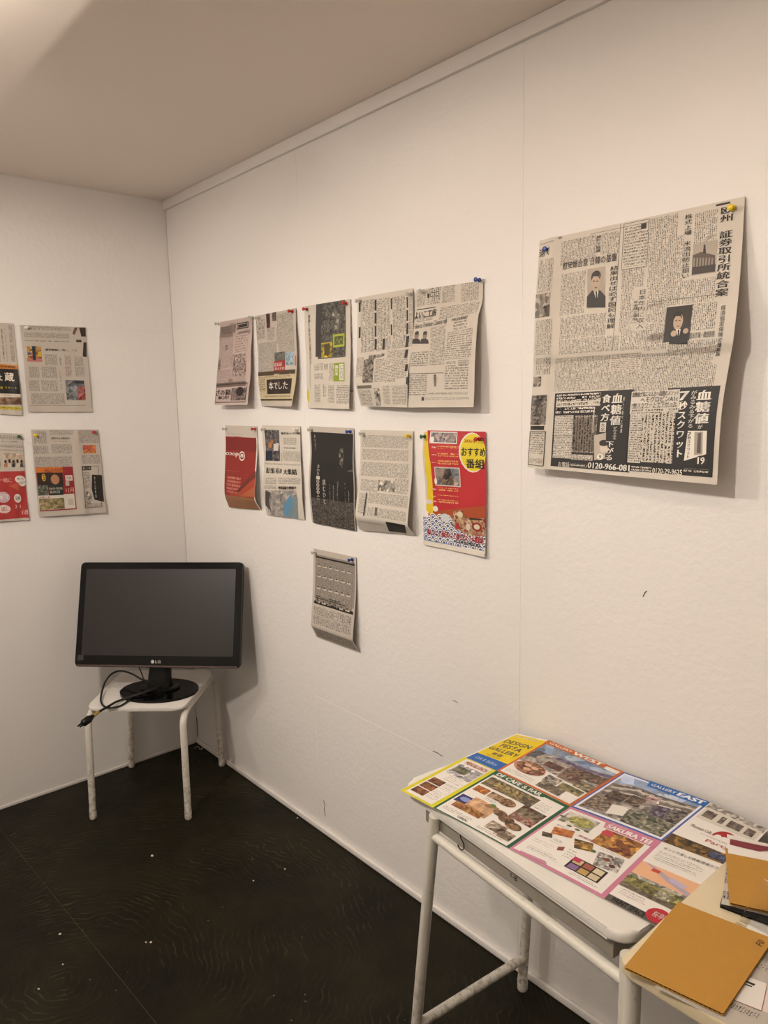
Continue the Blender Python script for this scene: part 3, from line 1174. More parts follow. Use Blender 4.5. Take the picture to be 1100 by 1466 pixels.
# leaflet with a maroon band standing out behind the small kraft board
rows = [(0, at((1041, 1194), 2, EZ + .030), at((1150, 1220), 2, EZ + .030)), (.45, at((1042, 1208), 2, EZ + .018), at((1150, 1232), 2, EZ + .018)), (1, at((1044, 1240), 2, EZ + .0068), at((1150, 1256), 2, EZ + .0068))]
s = Sheet('folded_flyer', rows, (0, 0, 1), MT['gloss'], None, 12, 10, ripple=.0, seed=6)
s.crop(1000, 1180, .10235)
s.on('printed_band')
s.p([(450, 205), (640, 245), (870, 295), (1500, 300), (1500, 400), (860, 385), (640, 335), (440, 285)], '7d3038', 1)
tag(s.done(), 'white flyer with a maroon band curling up behind the small kraft board', 'flyer')
board('cardboard_sheet', [(1039, 1214), (1140, 1232), (1135, 1312), (1045, 1292)], EZ + .0085, .0042, MT['card'],
      'small kraft corrugated board marked H3 on top of the stack', 'cardboard', ('H3', (1052, 1219), (9, 2), (-2, -8), .013, .007))

# clear acrylic card holder with a white card
a0 = at((1058, 1318), 2, EZ + .001)
a1 = at((1094, 1279), 2, EZ + .045)
a1 = V3(a0[0] + .012, a0[1] + .055, EZ + .052)
hdn = V3(1, .04, 0)
ac = empty('card_holder', (a0[0] + .06, a0[1] + .02, EZ), 'clear acrylic card holder standing before the small kraft board', 'card holder')


def plate(name, p0, p1, wvec, th, mat, parent):
    n = np.cross(p1 - p0, wvec)
    n = n / np.linalg.norm(n) * th
    vs = [p0, p0 + wvec, p1 + wvec, p1, p0 + n, p0 + wvec + n, p1 + wvec + n, p1 + n]
    return mk(name, vs, [(0, 1, 2, 3)[::-1], (4, 5, 6, 7), (0, 1, 5, 4), (1, 2, 6, 5), (2, 3, 7, 6), (3, 0, 4, 7)], mat, parent)


wv = V3(.12, -.006, 0)
plate('back_plate', a0, a1, wv, .0022, MT['acryl'], ac)
plate('foot_plate', a0 + V3(0, -.004, .0), a0 + V3(-.004, -.055, .0), wv, -.0022, MT['acryl'], ac)
q = [at(p_, 2, EZ + .0009) for p_ in ((1084, 1302), (1150, 1330), (1140, 1358), (1068, 1330))]
cd_ = mk('blank_card', [p_ + V3(0, 0, zz) for zz in (0, .0006) for p_ in q], [(3, 2, 1, 0), (4, 5, 6, 7), (0, 1, 5, 4), (1, 2, 6, 5), (2, 3, 7, 6), (3, 0, 4, 7)], MT['white'])
tag(cd_, 'blank white card lying on the cream desk below the acrylic holder', 'card')

# ================================================================ litter on the floor
for i, (px0, r_) in enumerate((((218, 1225), .0065), ((216, 1349), .006), ((209, 1349), .004), ((86, 1337), .006), ((90, 1381), .004), ((55, 1416), .004), ((426, 1171), .004), ((408, 1244), .005), ((363, 1261), .004))):
    c_ = at(px0, 2, .0004)
    rr = random.Random(i)
    n_ = 7
    ring = [c_ + V3(math.cos(a) * r_ * rr.uniform(.5, 1.2), math.sin(a) * r_ * rr.uniform(.4, 1.0), 0) for a in [2 * math.pi * j / n_ for j in range(n_)]]
    top = [c_ + (p_ - c_) * .8 + V3(0, 0, .0012) for p_ in ring]
    o = mk('paint_chip', ring + top, [tuple(range(n_))[::-1], tuple(range(n_, 2 * n_))] + [(j, (j + 1) % n_, n_ + (j + 1) % n_, n_ + j) for j in range(n_)], MT['chip'])
    tag(o, {0: 'largest pale chip of paint on the floor before the stool', 1: 'pale chip of paint lying close beside a smaller one', 2: 'smaller of two pale paint chips lying close together'}.get(i, 'tiny lone pale chip of paint lying on the dark floor'), 'paint chip', 'paint chips on the floor')
wp = [at((280, 1069), 2, .004), at((285, 1066), 2, .006), at((288, 1070), 2, .004), at((293, 1067), 2, .008), at((290, 1071), 2, .003)]
tag(tube('wire_scrap', smooth_path([p_ * V3(1, 1, 1) + V3(.012, -.012, 0) for p_ in wp], 5), .0012, MT['silver'], None, 6), 'curled scrap of pale wire on the floor in the corner', 'wire')
# ================================================================ newspapers on the right wall
def person(s, x0, y0, x1, y1, skin='b49d86', suit='2a2420', bg=None):
    """a half-length figure in a printed photograph: jacket, shirt, head, hair"""
    X = lambda a: x0 + (x1 - x0) * a
    Y = lambda a: y0 + (y1 - y0) * a
    if bg:
        s.r(x0, y0, x1, y1, bg, 1)
    s.p([(X(.0), Y(1)), (X(.02), Y(.72)), (X(.30), Y(.55)), (X(.72), Y(.55)), (X(1.0), Y(.70)), (X(1), Y(1))], suit, 2)
    s.p([(X(.38), Y(.56)), (X(.64), Y(.56)), (X(.53), Y(.86))], 'd8cdbf', 3)
    s.p([(X(.48), Y(.58)), (X(.56), Y(.58)), (X(.57), Y(.86)), (X(.49), Y(.86))], suit, 4)
    s.e(X(.26), Y(.06), X(.74), Y(.36), suit, 2)
    s.e(X(.29), Y(.10), X(.71), Y(.58), skin, 3)
    s.p([(X(.27), Y(.28)), (X(.29), Y(.12)), (X(.48), Y(.05)), (X(.68), Y(.11)), (X(.72), Y(.28)), (X(.62), Y(.19)), (X(.38), Y(.19))], suit, 4)
    for ex in (.40, .58):
        s.r(X(ex - .05), Y(.305), X(ex + .05), Y(.325), suit, 5)
    s.r(X(.43), Y(.475), X(.57), Y(.49), '5a463a', 5)


s = Sheet('newspaper_spread', wall_rows([(0, (773, 344.5), .004, (1067, 281), .004), (.25, (768, 425), .020, (1061, 385), .022), (.485, (764, 510), .034, (1050.5, 488), .056), (.525, (764, 524), .026, (1048, 503), .046), (.75, (760, 600), .030, (1034, 592), .054), (1, (755, 669), .040, (1027, 694), .059)]),
          OUT_R, MT['newsw'], None, 36, 48, ripple=.0012, seed=1, clear=0.0, paper='cfc6b9', kink=(.085, .009, .05))
s.crop(750, 270, .3182)
PB = 'cfc6b9'
# strip of the neighbouring page
s.t('退く', 72, 275, 115, 298)
s.tv(72, 325, 125, 460); s.tv(58, 595, 122, 745); s.tv(55, 765, 118, 835)
s.on('printed_photo'); s.ph(52, 478, 116, 575); s.ph(46, 848, 78, 890)
s.on('advertisement'); s.ph(36, 932, 98, 1062, '221d19', '8d8378', grain=160); s.r(32, 1068, 92, 1086, INK); s.th(26, 1096, 86, 1195, pitch=.006); s.fr(22, 1092, 90, 1250, t=.004); s.th(28, 1210, 84, 1240)
s.on('printed_text')
s.r(70, 243, 135, 245, INK); s.r(300, 205, 560, 206.5, INK)
s.tv(172, 238, 325, 322); s.t('神戸で協議', 330, 212, 346, 285, vertical=True); s.tv(352, 205, 428, 290)
s.tv(170, 385, 275, 462); s.tv(168, 472, 270, 560); s.tv(166, 580, 365, 660, 1); s.tv(160, 682, 425, 728)
s.th(458, 175, 520, 345, pitch=.0062); s.th(522, 190, 552, 340, pitch=.0062); s.r(524, 160, 553, 179, INK); s.fr(452, 160, 556, 350, t=.002)
s.tv(442, 365, 540, 440); s.tv(442, 450, 485, 640); s.r(492, 455, 545, 640, 'c6bcae'); s.t('日本年内に収入', 520, 455, 540, 630, vertical=True, bold=0); s.t('年金積立運用へ', 495, 505, 510, 610, vertical=True, bold=0)
s.tv(560, 140, 690, 225); s.tv(562, 238, 715, 325); s.tv(562, 338, 712, 425); s.tv(562, 436, 858, 505, 1); s.tv(552, 520, 636, 600); s.tv(550, 612, 632, 690)
s.tv(772, 112, 868, 240); s.tv(756, 520, 862, 630); s.t('欧米市場・構想表明', 750, 648, 858, 668, bold=0)
s.tv(440, 645, 545, 720); s.tv(650, 692, 880, 738)
s.tv(390, 822, 495, 900); s.tv(552, 640, 640, 722); s.tv(142, 765, 385, 825); s.tv(140, 838, 385, 902); s.th(398, 745, 520, 812, col='6a5348'); s.tv(532, 745, 850, 792); s.tv(500, 815, 852, 900)
s.r(600, 800, 860, 801.5, INK); s.r(560, 512, 905, 513.5, INK); s.r(436, 160, 438, 720, INK)
s.on('headline')
s.t('欧州 証券取引所統合案', 888, 84, 921, 484, vertical=True, bold=.02)
s.t('株式上場 米流出防止狙い', 727, 118, 745, 404, vertical=True, bold=.004)
s.t('慰安婦合意 日韓の基盤', 178, 333, 420, 326, bold=.012)
s.t('結果出せば必ず国民も理解', 391, 350, 409, 630, vertical=True, bold=.004)
s.t('経済協定保険で景気高', 890, 525, 884, 755, vertical=True, bold=0)
s.p([(866, 72), (930, 58), (931, 67), (867, 81)], INK); s.t('国際', 158, 218, 172, 226)
s.on('printed_photo')
for i in range(15):
    s.r(288, 362 + i * 11.8, 366, 367 + i * 11.8, 'a99c8d', 1)
person(s, 284, 362, 369, 536)
s.r(645, 535, 745, 684, '2c2621', 1); person(s, 655, 545, 738, 700, suit='15110e')
s.e(665, 640, 690, 665, 'b49d86', 5); s.e(720, 630, 742, 652, 'b49d86', 5)
s.r(764, 250, 864, 378, 'a89b8c', 1)
s.p([(758, 372), (762, 300), (800, 285), (862, 300), (862, 368)], '574b41', 2)
s.p([(812, 252), (819, 252), (822, 292), (808, 292)], '2f2822', 3)
for i in range(7):
    s.r(766 + i * 13.5, 312, 772 + i * 13.5, 352, '8f8376', 3)
s.r(760, 355, 862, 374, '3a322b', 3)
s.on('advertisement')
s.r(142, 922, 476, 1278, '1d1815', 0); s.r(483, 908, 850, 1300, '1d1815', 0)
s.th(150, 928, 345, 945, 'e9e1d5', '1d1815', .0065, .006); s.th(148, 952, 345, 978, INK, PB, .0085, .007); s.th(146, 984, 322, 1010, 'e9e1d5', '1d1815', .0075, .006)
s.th(142, 1022, 214, 1215, INK, PB, .0042); s.tv(218, 1022, 322, 1190, 1, INK, 'a89d90', .007, .006); s.tv(216, 1195, 310, 1225, 1, INK, PB)
s.r(322, 935, 326, 1100, PB, 1); s.p([(318, 1110), (372, 1098), (368, 1215), (318, 1222)], 'b5aa9c', 2); s.e(345, 1145, 378, 1190, 'd0c2b2', 3); s.e(342, 1130, 380, 1160, '2b2520', 3)
s.e(332, 1192, 358, 1222, 'e9e1d5', 3); s.t('9', 340, 1198, 350, 1216)
s.t('食べ方', 357, 925, 385, 1048, 'f0e9dd', True, .03); s.t('血糖値', 402, 920, 436, 1066, 'f0e9dd', True, .03)
s.r(345, 1052, 370, 1095, PB, 2); s.t('大全', 349, 1055, 366, 1092, INK, True)
s.t('がみるみる', 405, 1070, 418, 1130, 'f0e9dd', True); s.t('下がる', 372, 1134, 402, 1226, 'f0e9dd', True, .03); s.t('楽しく食べて健康', 450, 935, 444, 1100, 'f0e9dd', True)
s.t('0120-966-081', 292, 1231, 476, 1272, 'f0e9dd', False, .03); s.t('お電話', 158, 1228, 206, 1254, 'f0e9dd'); s.th(210, 1236, 285, 1256, 'e9e1d5', '1d1815', .005)
s.r(488, 914, 702, 928, PB, 1); s.t('血糖値が気になる方へ話題のメソッド', 492, 916, 700, 929, layer=5)
s.r(486, 936, 696, 1008, PB, 1); s.t('ヘモグロビンA1c', 530, 938, 694, 956, layer=5); s.t('7秒スクワットで下がった', 488, 966, 690, 978, layer=5); s.th(488, 985, 690, 1006, INK, PB, .006, .005, layer=2)
s.r(482, 1012, 524, 1235, PB, 1); s.th(484, 1016, 522, 1232, INK, PB, .005, layer=2); s.R(s.box(528, 1012, 668, 1238), INK, 1, 'tv', 'c9bfb1', (1 / .008, 1 / .0065))
s.t('7秒スクワット', 706, 912, 718, 1214, 'f0e9dd', True, .035); s.t('血糖値', 786, 905, 832, 1060, 'f0e9dd', True, .035); s.t('がみるみる下がる', 757, 908, 764, 1078, 'f0e9dd', True, .015); s.t('が', 785, 1062, 806, 1082, 'f0e9dd')
s.p([(740, 1090), (826, 1090), (822, 1195), (722, 1225)], 'e4dccf', 2); s.t('7秒スクワット', 740, 1096, 748, 1215, INK, True, .01, layer=5); s.p([(770, 1095), (808, 1093), (806, 1195), (768, 1200)], 'a59a8c', 3); s.p([(786, 1100), (800, 1100), (798, 1190), (780, 1190)], '5b5047', 4)
s.e(772, 1200, 828, 1250, '2b2520', 4); s.t('19', 786, 1208, 814, 1240, 'f0e9dd', layer=6, bold=.03)
s.t('0120-29-9625', 582, 1256, 713, 1290, 'f0e9dd', False, .02); s.th(486, 1244, 575, 1275, 'e9e1d5', '1d1815', .006, layer=2); s.th(722, 1258, 832, 1284, 'e9e1d5', '1d1815', .006, layer=2)
tag(s.done(), 'large newspaper page with dark adverts along the bottom, hung alone by two pins', 'newspaper')


def hang(name, label, cat, rows, crop, mat='news', side='R', paper='bfb5a9', **kw):
    a = Sheet(name, wall_rows(rows, side), OUT_R if side == 'R' else OUT_L, MT[mat], None, clear=0.0, paper=paper, **kw)
    a.crop(*crop)
    a.meta = (label, cat)
    return a


def fin(a):
    g_ = 'small pages pinned to the walls in rows'
    return tag(a.done(), a.meta[0], a.meta[1], g_)


C3 = (300, 390, .2)
s = hang('newspaper_page', 'pinkish newspaper page with a boxed notice along its foot', 'newspaper',
         [(0, (315.6, 461), .004, (361.6, 452.4), .004), (.4, (312.8, 505), .020, (360.5, 497), .012), (1, (307, 580), .048, (354.4, 579.5), .041)], C3, 'newsp', paper='c4afa8', seed=11)
s.tv(78, 375, 170, 470, 1); s.r(78, 362, 300, 430, 'b8a59c', 0); s.tv(82, 385, 190, 430, 1, bg='b8a59c'); s.tv(205, 425, 290, 440); s.fr(200, 365, 280, 395, t=.02); s.r(208, 376, 272, 385, INK, 2)
s.th(185, 445, 270, 560, pitch=.010, lead=.009, col='8a7468'); s.tv(75, 485, 165, 590, 1, col='6d5a52'); s.tv(64, 600, 165, 795, 2, col='5a4a44'); s.t('時局', 118, 520, 130, 556, vertical=True); s.t('生活案内', 62, 630, 78, 700, vertical=True)
s.on('drawing'); s.ph(178, 590, 262, 735, 'c3aea6', '5b4a44', grain=170); s.tv(140, 740, 260, 785)
s.on('advertisement'); s.fr(48, 805, 258, 930, t=.012, layer=2); s.r(50, 795, 260, 812, '6b5a52', 1); s.ph(160, 830, 258, 915, '9c8880', '2b2520', grain=150); s.e(195, 820, 242, 885, '221c19', 4)
s.t('ざの箱', 50, 842, 150, 880, bold=.03); s.t('解決!', 66, 885, 140, 908, bold=.02)
fin(s)

s = hang('newspaper_page', 'newspaper page with a red photo box above a dark blackboard advert', 'newspaper',
         [(0, (366, 452.5), .004, (423.7, 441), .004), (.45, (368.6, 512), .010, (425, 505), .014), (.75, (369.5, 548), .016, (423.3, 545), .022), (1, (374, 581), .010, (417, 582), .036)], C3, 'news', seed=12)
s.tv(336, 345, 400, 480, 2, pitch=.0085, lead=.006); s.tv(412, 400, 470, 480); s.tv(482, 300, 600, 385, 1, pitch=.006); s.tv(478, 400, 605, 490); s.tv(348, 510, 485, 600, 1); s.tv(492, 495, 610, 565); s.tv(350, 612, 458, 712, 1)
s.on('printed_photo'); s.ph(405, 292, 436, 395, '6a2c30', '1c1614'); s.ph(448, 280, 480, 345, '3a302c', '6b5a52')
s.ph(466, 575, 540, 640, '2c2a26', '7c7c74', grain=130); s.r(464, 636, 540, 704, '9a2a2a', 2); s.t('ESSE', 470, 650, 520, 668, 'e8dccf'); s.t('秋の大地', 470, 680, 535, 695, 'e8dccf')
s.ph(548, 575, 604, 660, '5f92b4', 'a9b3b2'); s.r(610, 595, 620, 668, 'b26a52', 2)
s.on('advertisement'); s.r(352, 718, 612, 922, 'c2b290', 1); s.r(350, 716, 615, 724, '4a3826', 2); s.r(410, 768, 580, 868, '2a1c16', 2); s.t('本でした', 425, 785, 560, 835, 'efe6da', bold=.01)
s.th(355, 750, 404, 850, pitch=.008, bg='c2b290', layer=2); s.th(400, 732, 580, 750, pitch=.006, bg='c2b290', layer=2); s.th(395, 880, 580, 895, pitch=.006, bg='c2b290', layer=2); s.r(358, 906, 590, 918, '3a2a1e', 2)
fin(s)

s = hang('newspaper_page', 'newspaper page with a dark blossom tree photo between two red pins', 'newspaper',
         [(0, (436, 438.5), .004, (501.7, 428), .004), (.45, (437.5, 503), .014, (503, 497), .006), (1, (439.5, 584), .012, (500, 585.5), .020)], C3, 'newsw', paper='cfc6b9', seed=13)
s.on('printed_photo'); s.ph(765, 228, 975, 605, '2b2926', '6c6a60', grain=170); s.p([(765, 230), (812, 225), (800, 400), (800, 600), (760, 606)], '3a3634', 2); s.ph(800, 505, 880, 605, 'c8b02a', '4a3f1a', 3); s.r(822, 515, 862, 590, '4c4420', 4); s.ph(885, 450, 968, 530, '7f8a3a', '3b3d25', 3, 150); s.fr(885, 445, 968, 530, 'a8b23a', .03, 4)
s.p([(880, 300), (900, 250), (930, 300), (925, 420), (905, 440)], 'a29c8e', 3, 'photo', '3b3833')
s.on('headline'); s.t('桜咲くあの丘に遊ぶひと', 722, 300, 720, 660, vertical=True, bold=0)
s.on('printed_text'); s.th(752, 655, 815, 700); s.th(752, 725, 815, 765); s.ph(822, 655, 848, 695, '7b8b72', 'b0ab9c', 2); s.tv(858, 650, 890, 775); s.th(752, 800, 795, 930); s.tv(812, 800, 835, 890, pitch=.008); s.th(850, 808, 895, 935); s.th(908, 808, 1000, 940, pitch=.005)
s.r(706, 255, 709, 830, '8a8478', 1)
s.on('advertisement'); s.r(893, 650, 968, 778, '8a9a28', 1); s.r(932, 656, 962, 770, 'e4e0cc', 2); s.th(936, 662, 958, 765, bg='e4e0cc', layer=3); s.t('園芸市', 900, 665, 924, 740, 'f0ecdc', True, .02); s.e(682, 832, 716, 930, 'd0c02a', 2); s.t('花だより', 690, 850, 706, 915, '5a5420', True)
fin(s)

# the wide page torn along its middle fold
C4 = (500, 390, .1909)
rt = empty('newspaper_spread', at((590, 583), 1, -.02), 'wide newspaper spread torn down its middle fold, blue pin at one corner', 'newspaper', 'small pages pinned to the walls in rows')
s = Sheet('left_page', wall_rows([(0, (512.4, 426.3), .004, (591.3, 412.5), .004), (.35, (511.8, 488), .012, (592.3, 475), .010), (.62, (509.6, 530), .030, (587, 520), .022), (.78, (509.2, 550), .046, (584.5, 545), .034), (1, (516, 581.5), .030, (584, 583.4), .036)]),
          OUT_R, MT['newsw'], rt, 20, 28, .0018, seed=14, clear=0, paper='cfc6b9')
s.crop(*C4)
for i in range(4):
    yy = 215 + i * 98
    for j, xx in enumerate((90, 208, 326)):
        dy = -14 * j
        s.tv(xx, yy + dy, xx + 100, yy + dy + 82, 1, pitch=.006, lead=.0045)
    for j, xx in enumerate((74, 193, 312, 431)):
        if i % 2 == 0 or j % 2:
            s.r(xx, yy - 10 * j, xx + 13, yy - 10 * j + 80, '2f2925', 1)
s.tv(448, 170, 475, 560, 3)
s.r(252, 498, 268, 578, INK, 2); s.t('読者の声', 150, 622, 265, 636)
s.th(290, 590, 350, 640); s.th(365, 585, 425, 640); s.th(200, 650, 270, 820, pitch=.005); s.th(285, 650, 345, 820, pitch=.005); s.th(360, 650, 425, 790, pitch=.005); s.tv(60, 640, 100, 780)
s.th(70, 880, 180, 995, pitch=.004); s.th(250, 850, 310, 990, pitch=.004); s.th(320, 850, 430, 990, pitch=.004); s.r(60, 850, 170, 868, '6d655a', 1)
s.r(424, 580, 436, 640, INK, 2); s.r(424, 690, 438, 740, INK, 2); s.r(430, 785, 440, 840, INK, 2)
s.on('printed_photo'); s.ph(112, 655, 180, 825, '2f2a25', 'a39889', grain=140); s.ph(185, 870, 240, 1000, '2a2420', 'd0c6b8', grain=110)
s.done()
s = Sheet('right_page', wall_rows([(0, (596, 415.5), .004, (692, 401.5), .004), (.16, (594.5, 445), .007, (691, 431), .006), (.32, (592.8, 474), .010, (684, 455), .020), (.62, (587.4, 520), .022, (681, 515), .032), (1, (584.2, 583.4), .036, (678.5, 583), .039)]),
          OUT_R, MT['newsw'], rt, 20, 28, .0012, seed=15, clear=0, paper='cfc6b9')
s.crop(*C4)
s.tv(512, 150, 570, 250, 1); s.tv(590, 105, 680, 235, 2, pitch=.007, lead=.005); s.tv(700, 95, 790, 220, 1); s.tv(845, 78, 970, 205, 1)
s.r(590, 160, 605, 190, INK, 2); s.fr(612, 150, 675, 175, t=.006)
s.th(685, 262, 960, 300); s.th(615, 415, 720, 470); s.th(615, 490, 720, 560); s.th(610, 570, 715, 690); s.th(740, 450, 915, 630, pitch=.0052); s.th(785, 375, 880, 425, pitch=.008)
s.th(470, 600, 590, 700, pitch=.006); s.th(450, 765, 580, 920, pitch=.0055); s.th(720, 700, 890, 880, pitch=.0065); s.fr(822, 660, 895, 690, t=.004); s.t('NEWS REPORT', 830, 670, 885, 682, bold=0); s.th(730, 668, 800, 684); s.th(590, 900, 890, 915); s.th(570, 940, 900, 950)
s.r(450, 755, 710, 758, INK, 1); s.r(730, 340, 733, 650, '7a7166', 1); s.r(545, 935, 562, 962, INK, 2); s.r(720, 645, 900, 647, '7a7166', 1)
s.on('headline'); s.t('よいこ工房', 498, 296, 652, 326, bold=.035); s.t('How to Translate Chinese talk', 498, 388, 735, 378, bold=0); s.t('THE JOURNEY', 770, 348, 892, 352, bold=.01); s.r(510, 278, 650, 282, INK, 1); s.th(510, 345, 625, 355)
s.on('printed_photo')
for x0_ in (472, 534):
    s.p([(x0_, 535), (x0_ + 8, 500), (x0_ + 40, 490), (x0_ + 62, 510), (x0_ + 64, 535)], '3b342e', 2)
    s.e(x0_ + 22, 448, x0_ + 52, 495, '8d7d6d', 3)
    s.e(x0_ + 24, 444, x0_ + 52, 466, '3b342e', 4)
s.e(636, 765, 654, 785, '5a5148', 2); s.p([(634, 785), (658, 785), (652, 856), (640, 856)], '6d645a', 2)
s.done()

C5 = (310, 590, .1909)
s = hang('flyer', 'glossy dark red advert page hung upside down with an upturned logo', 'flyer',
         [(0, (322.4, 609), .004, (367.5, 610), .004), (.3, (323.5, 641), .010, (369, 645), .006), (.8, (321.5, 705), .034, (365, 712), .036), (1, (328, 726), .010, (373.5, 730), .006)], C5, 'gloss', paper='d2c8bd', seed=16, ripple=.0008)
s.R((0, 0, 1, .15), 'c9beb3', 0); s.R((0, .145, .97, .82), '8e241d', 0); s.R((0, .82, .97, 1), '9a6b48', 0)
s.p([(70, 195), (300, 200), (300, 300), (70, 280)], '7d1c1b', 1); s.p([(150, 600), (295, 445), (298, 640), (70, 625)], 'a8402a', 1); s.p([(145, 598), (295, 440), (297, 490), (170, 600)], '6a2a22', 2); s.p([(180, 630), (290, 560), (292, 640)], 'b0603a', 2)
s.th(80, 158, 200, 170); s.th(75, 430, 180, 450, 'd8a898', '8e241d', .008); s.th(80, 478, 180, 620, 'cf9080', '96301f', .013)
s.on('printed_logo'); s.t('doco', 72, 298, 166, 340, 'eadfd4', False, .035, 180); s.e(173, 292, 213, 368, 'eadfd4', 3); s.e(178, 302, 208, 358, '7d1c1b', 4); s.e(183, 312, 203, 350, 'eadfd4', 5); s.p([(186, 350), (193, 322), (201, 350)], '7d1c1b', 6)
fin(s)

s = hang('newspaper_page', 'newspaper page with colour photos at its head and foot, headline sideways', 'newspaper',
         [(0, (375, 609), .004, (430, 610), .004), (.4, (377, 660), .010, (431, 662), .010), (.72, (376, 706), .018, (432, 707), .016), (1, (381.5, 736.5), .006, (436, 744.5), .006)], C5, 'newsw', paper='cfc6b9', seed=17)
s.on('printed_photo'); s.ph(362, 132, 478, 368, '22263a', '7a746c', grain=110); s.e(388, 225, 420, 270, 'b07448', 3); s.e(405, 200, 430, 240, '9c6a44', 3); s.p([(370, 290), (420, 290), (420, 365), (370, 365)], '1c2438', 3); s.p([(430, 240), (470, 230), (465, 290), (430, 290)], 'cfc8c0', 3)
s.ph(365, 585, 618, 800, '8d8a86', 'b7a9a0', grain=60); s.p([(370, 590), (405, 600), (395, 680), (415, 740), (370, 700)], '4a3f40', 3); s.p([(500, 760), (510, 690), (560, 610), (575, 700), (540, 790)], '5f8fae', 3); s.p([(545, 790), (575, 620), (610, 640), (615, 800)], '7d8b90', 3)
s.on('headline'); s.t('新生活へ', 487, 150, 560, 170, bold=.03); s.t('一丸で挑戦', 560, 150, 628, 168, bold=.03); s.t('駅まで続く村人の', 378, 415, 490, 462, rot=0, bold=.03); s.t('大集結', 505, 425, 605, 470, bold=.035); s.t('地域協議会開催中', 465, 555, 600, 580, bold=.03)
s.on('printed_text'); s.th(500, 190, 600, 245); s.t('文化の記録', 505, 262, 595, 276); s.tv(500, 290, 630, 370, 1); s.th(485, 300, 495, 370); s.tv(362, 380, 630, 402); s.th(370, 490, 450, 540); s.th(465, 490, 630, 540); s.th(360, 550, 450, 575)
fin(s)

s = hang('newspaper_page', 'nearly black full-page advert with sideways white lettering', 'newspaper',
         [(0, (442.7, 610), .004, (506.6, 613), .004), (.3, (444.5, 650), .012, (507, 656), .006), (.62, (442, 698), .024, (508, 706), .012), (1, (446.5, 748), .010, (509.5, 760), .006)], C5, 'news', seed=18, ripple=.0014)
s.R((.035, .06, .985, 1), '14110f', 0); s.R((.035, .06, .985, .35), '1b1715', 1)
s.on('printed_photo'); s.R((.035, .72, .985, .995), '0f0d0c', 1, 'photo', '6d655c', (260, 260)); s.p([(918, 320), (930, 275), (955, 270), (958, 330), (945, 420), (925, 390)], '8d8378', 2, 'photo', '1b1715', 120); s.e(935, 305, 955, 345, '1b1715', 3); s.p([(980, 440), (1025, 430), (1025, 450), (990, 450)], '574f48', 2)
s.on('printed_text'); s.t('夢を追う', 735, 168, 748, 290, 'cfc5b8', True)
s.t('まわり10000人へ', 757, 390, 778, 665, 'ddd4c8', True, .01); s.t('挑むひと', 797, 500, 825, 690, 'ddd4c8', True, .01)
for i, (a, b) in enumerate(((540, 690), (545, 700), (520, 700), (500, 710), (520, 715), (560, 715))):
    s.tv(845 + i * 29, a, 856 + i * 29, b, 1, 'bdb3a6', '14110f', .0075, .004)
fin(s)

C6 = (500, 600, .1909)
s = hang('newspaper_page', 'text-filled newspaper page with a tiny grey drawing, foot folded under', 'newspaper',
         [(0, (516.2, 615.3), .004, (591.6, 617.2), .004), (.4, (515, 668), .014, (590, 672), .012), (.80, (508.8, 737), .042, (583.5, 750), .036), (.84, (509.5, 741), .041, (584.5, 754), .034), (1, (515, 758.5), .010, (595, 766.5), .008)], C6, 'newsw', paper='cfc6b9', seed=19, ripple=.0009)
s.tv(100, 118, 445, 222, 1); s.tv(100, 222, 446, 318, 1, col='5a463e'); s.tv(95, 320, 445, 448, 1); s.tv(90, 448, 215, 548); s.tv(345, 445, 442, 568); s.tv(80, 552, 128, 715); s.tv(150, 548, 436, 668, 1); s.tv(140, 655, 425, 772, 1); s.tv(70, 760, 260, 800)
s.t('囲碁将棋', 195, 660, 212, 725, vertical=True); s.p([(130, 550), (139, 552), (116, 725), (106, 725)], INK, 3)
s.on('printed_photo'); s.ph(222, 455, 340, 550, '2b2723', 'cfc5b7', grain=120); s.p([(275, 768), (420, 795), (430, 855), (300, 840)], '221d19', 2)
fin(s)

s = hang('flyer', 'bright red and yellow programme flyer with a blue wave pattern foot', 'flyer',
         [(0, (605, 616), .004, (695.7, 618), .004), (.18, (602.5, 646), .012, (696, 650), .006), (.5, (606, 700), .010, (696.6, 707), .008), (1, (607, 779.5), .006, (695.7, 797.5), .008)], C6, 'gloss', paper='e3dace', seed=20, ripple=.0014)
s.R((.09, 0, 1, .77), 'b8252b', 0)
s.p([(560, 95), (590, 95), (612, 330), (632, 640), (632, 745), (580, 680), (570, 300)], 'dfc01c', 1); s.p([(562, 95), (572, 95), (590, 560), (592, 600), (576, 600)], 'cfc4b2', 2); s.e(580, 600, 628, 640, 'cfc8c4', 2)
s.e(828, 98, 1080, 410, 'e8dfcf', 2); s.e(838, 108, 1075, 400, 'e2cc22', 3)
s.on('headline'); s.t('2026年', 865, 148, 955, 180, 'b8252b', False, .03); s.t('20', 965, 140, 1010, 165, '27221e', False, .03); s.t('おすすめ', 845, 212, 1024, 284, '221d19', False, .04); s.t('番組', 876, 296, 1016, 374, '221d19', False, .035)
s.on('printed_photo'); s.ph(615, 98, 805, 185, '5b6a78', 'b59a8c', 2, 110); s.fr(612, 92, 810, 187, 'e8e2d6', .012, 3); s.ph(645, 360, 835, 505, '3f5f7a', 'b89a7c', 2, 90); s.fr(640, 356, 838, 510, 'cfc6b8', .012, 3); s.e(612, 130, 638, 175, 'e8e2d6', 4); s.e(640, 440, 664, 490, 'e8e2d6', 4)
s.p([(690, 470), (720, 380), (760, 370), (790, 480), (740, 500)], '2a2622', 3, 'photo', '8a7058')
s.on('printed_text')
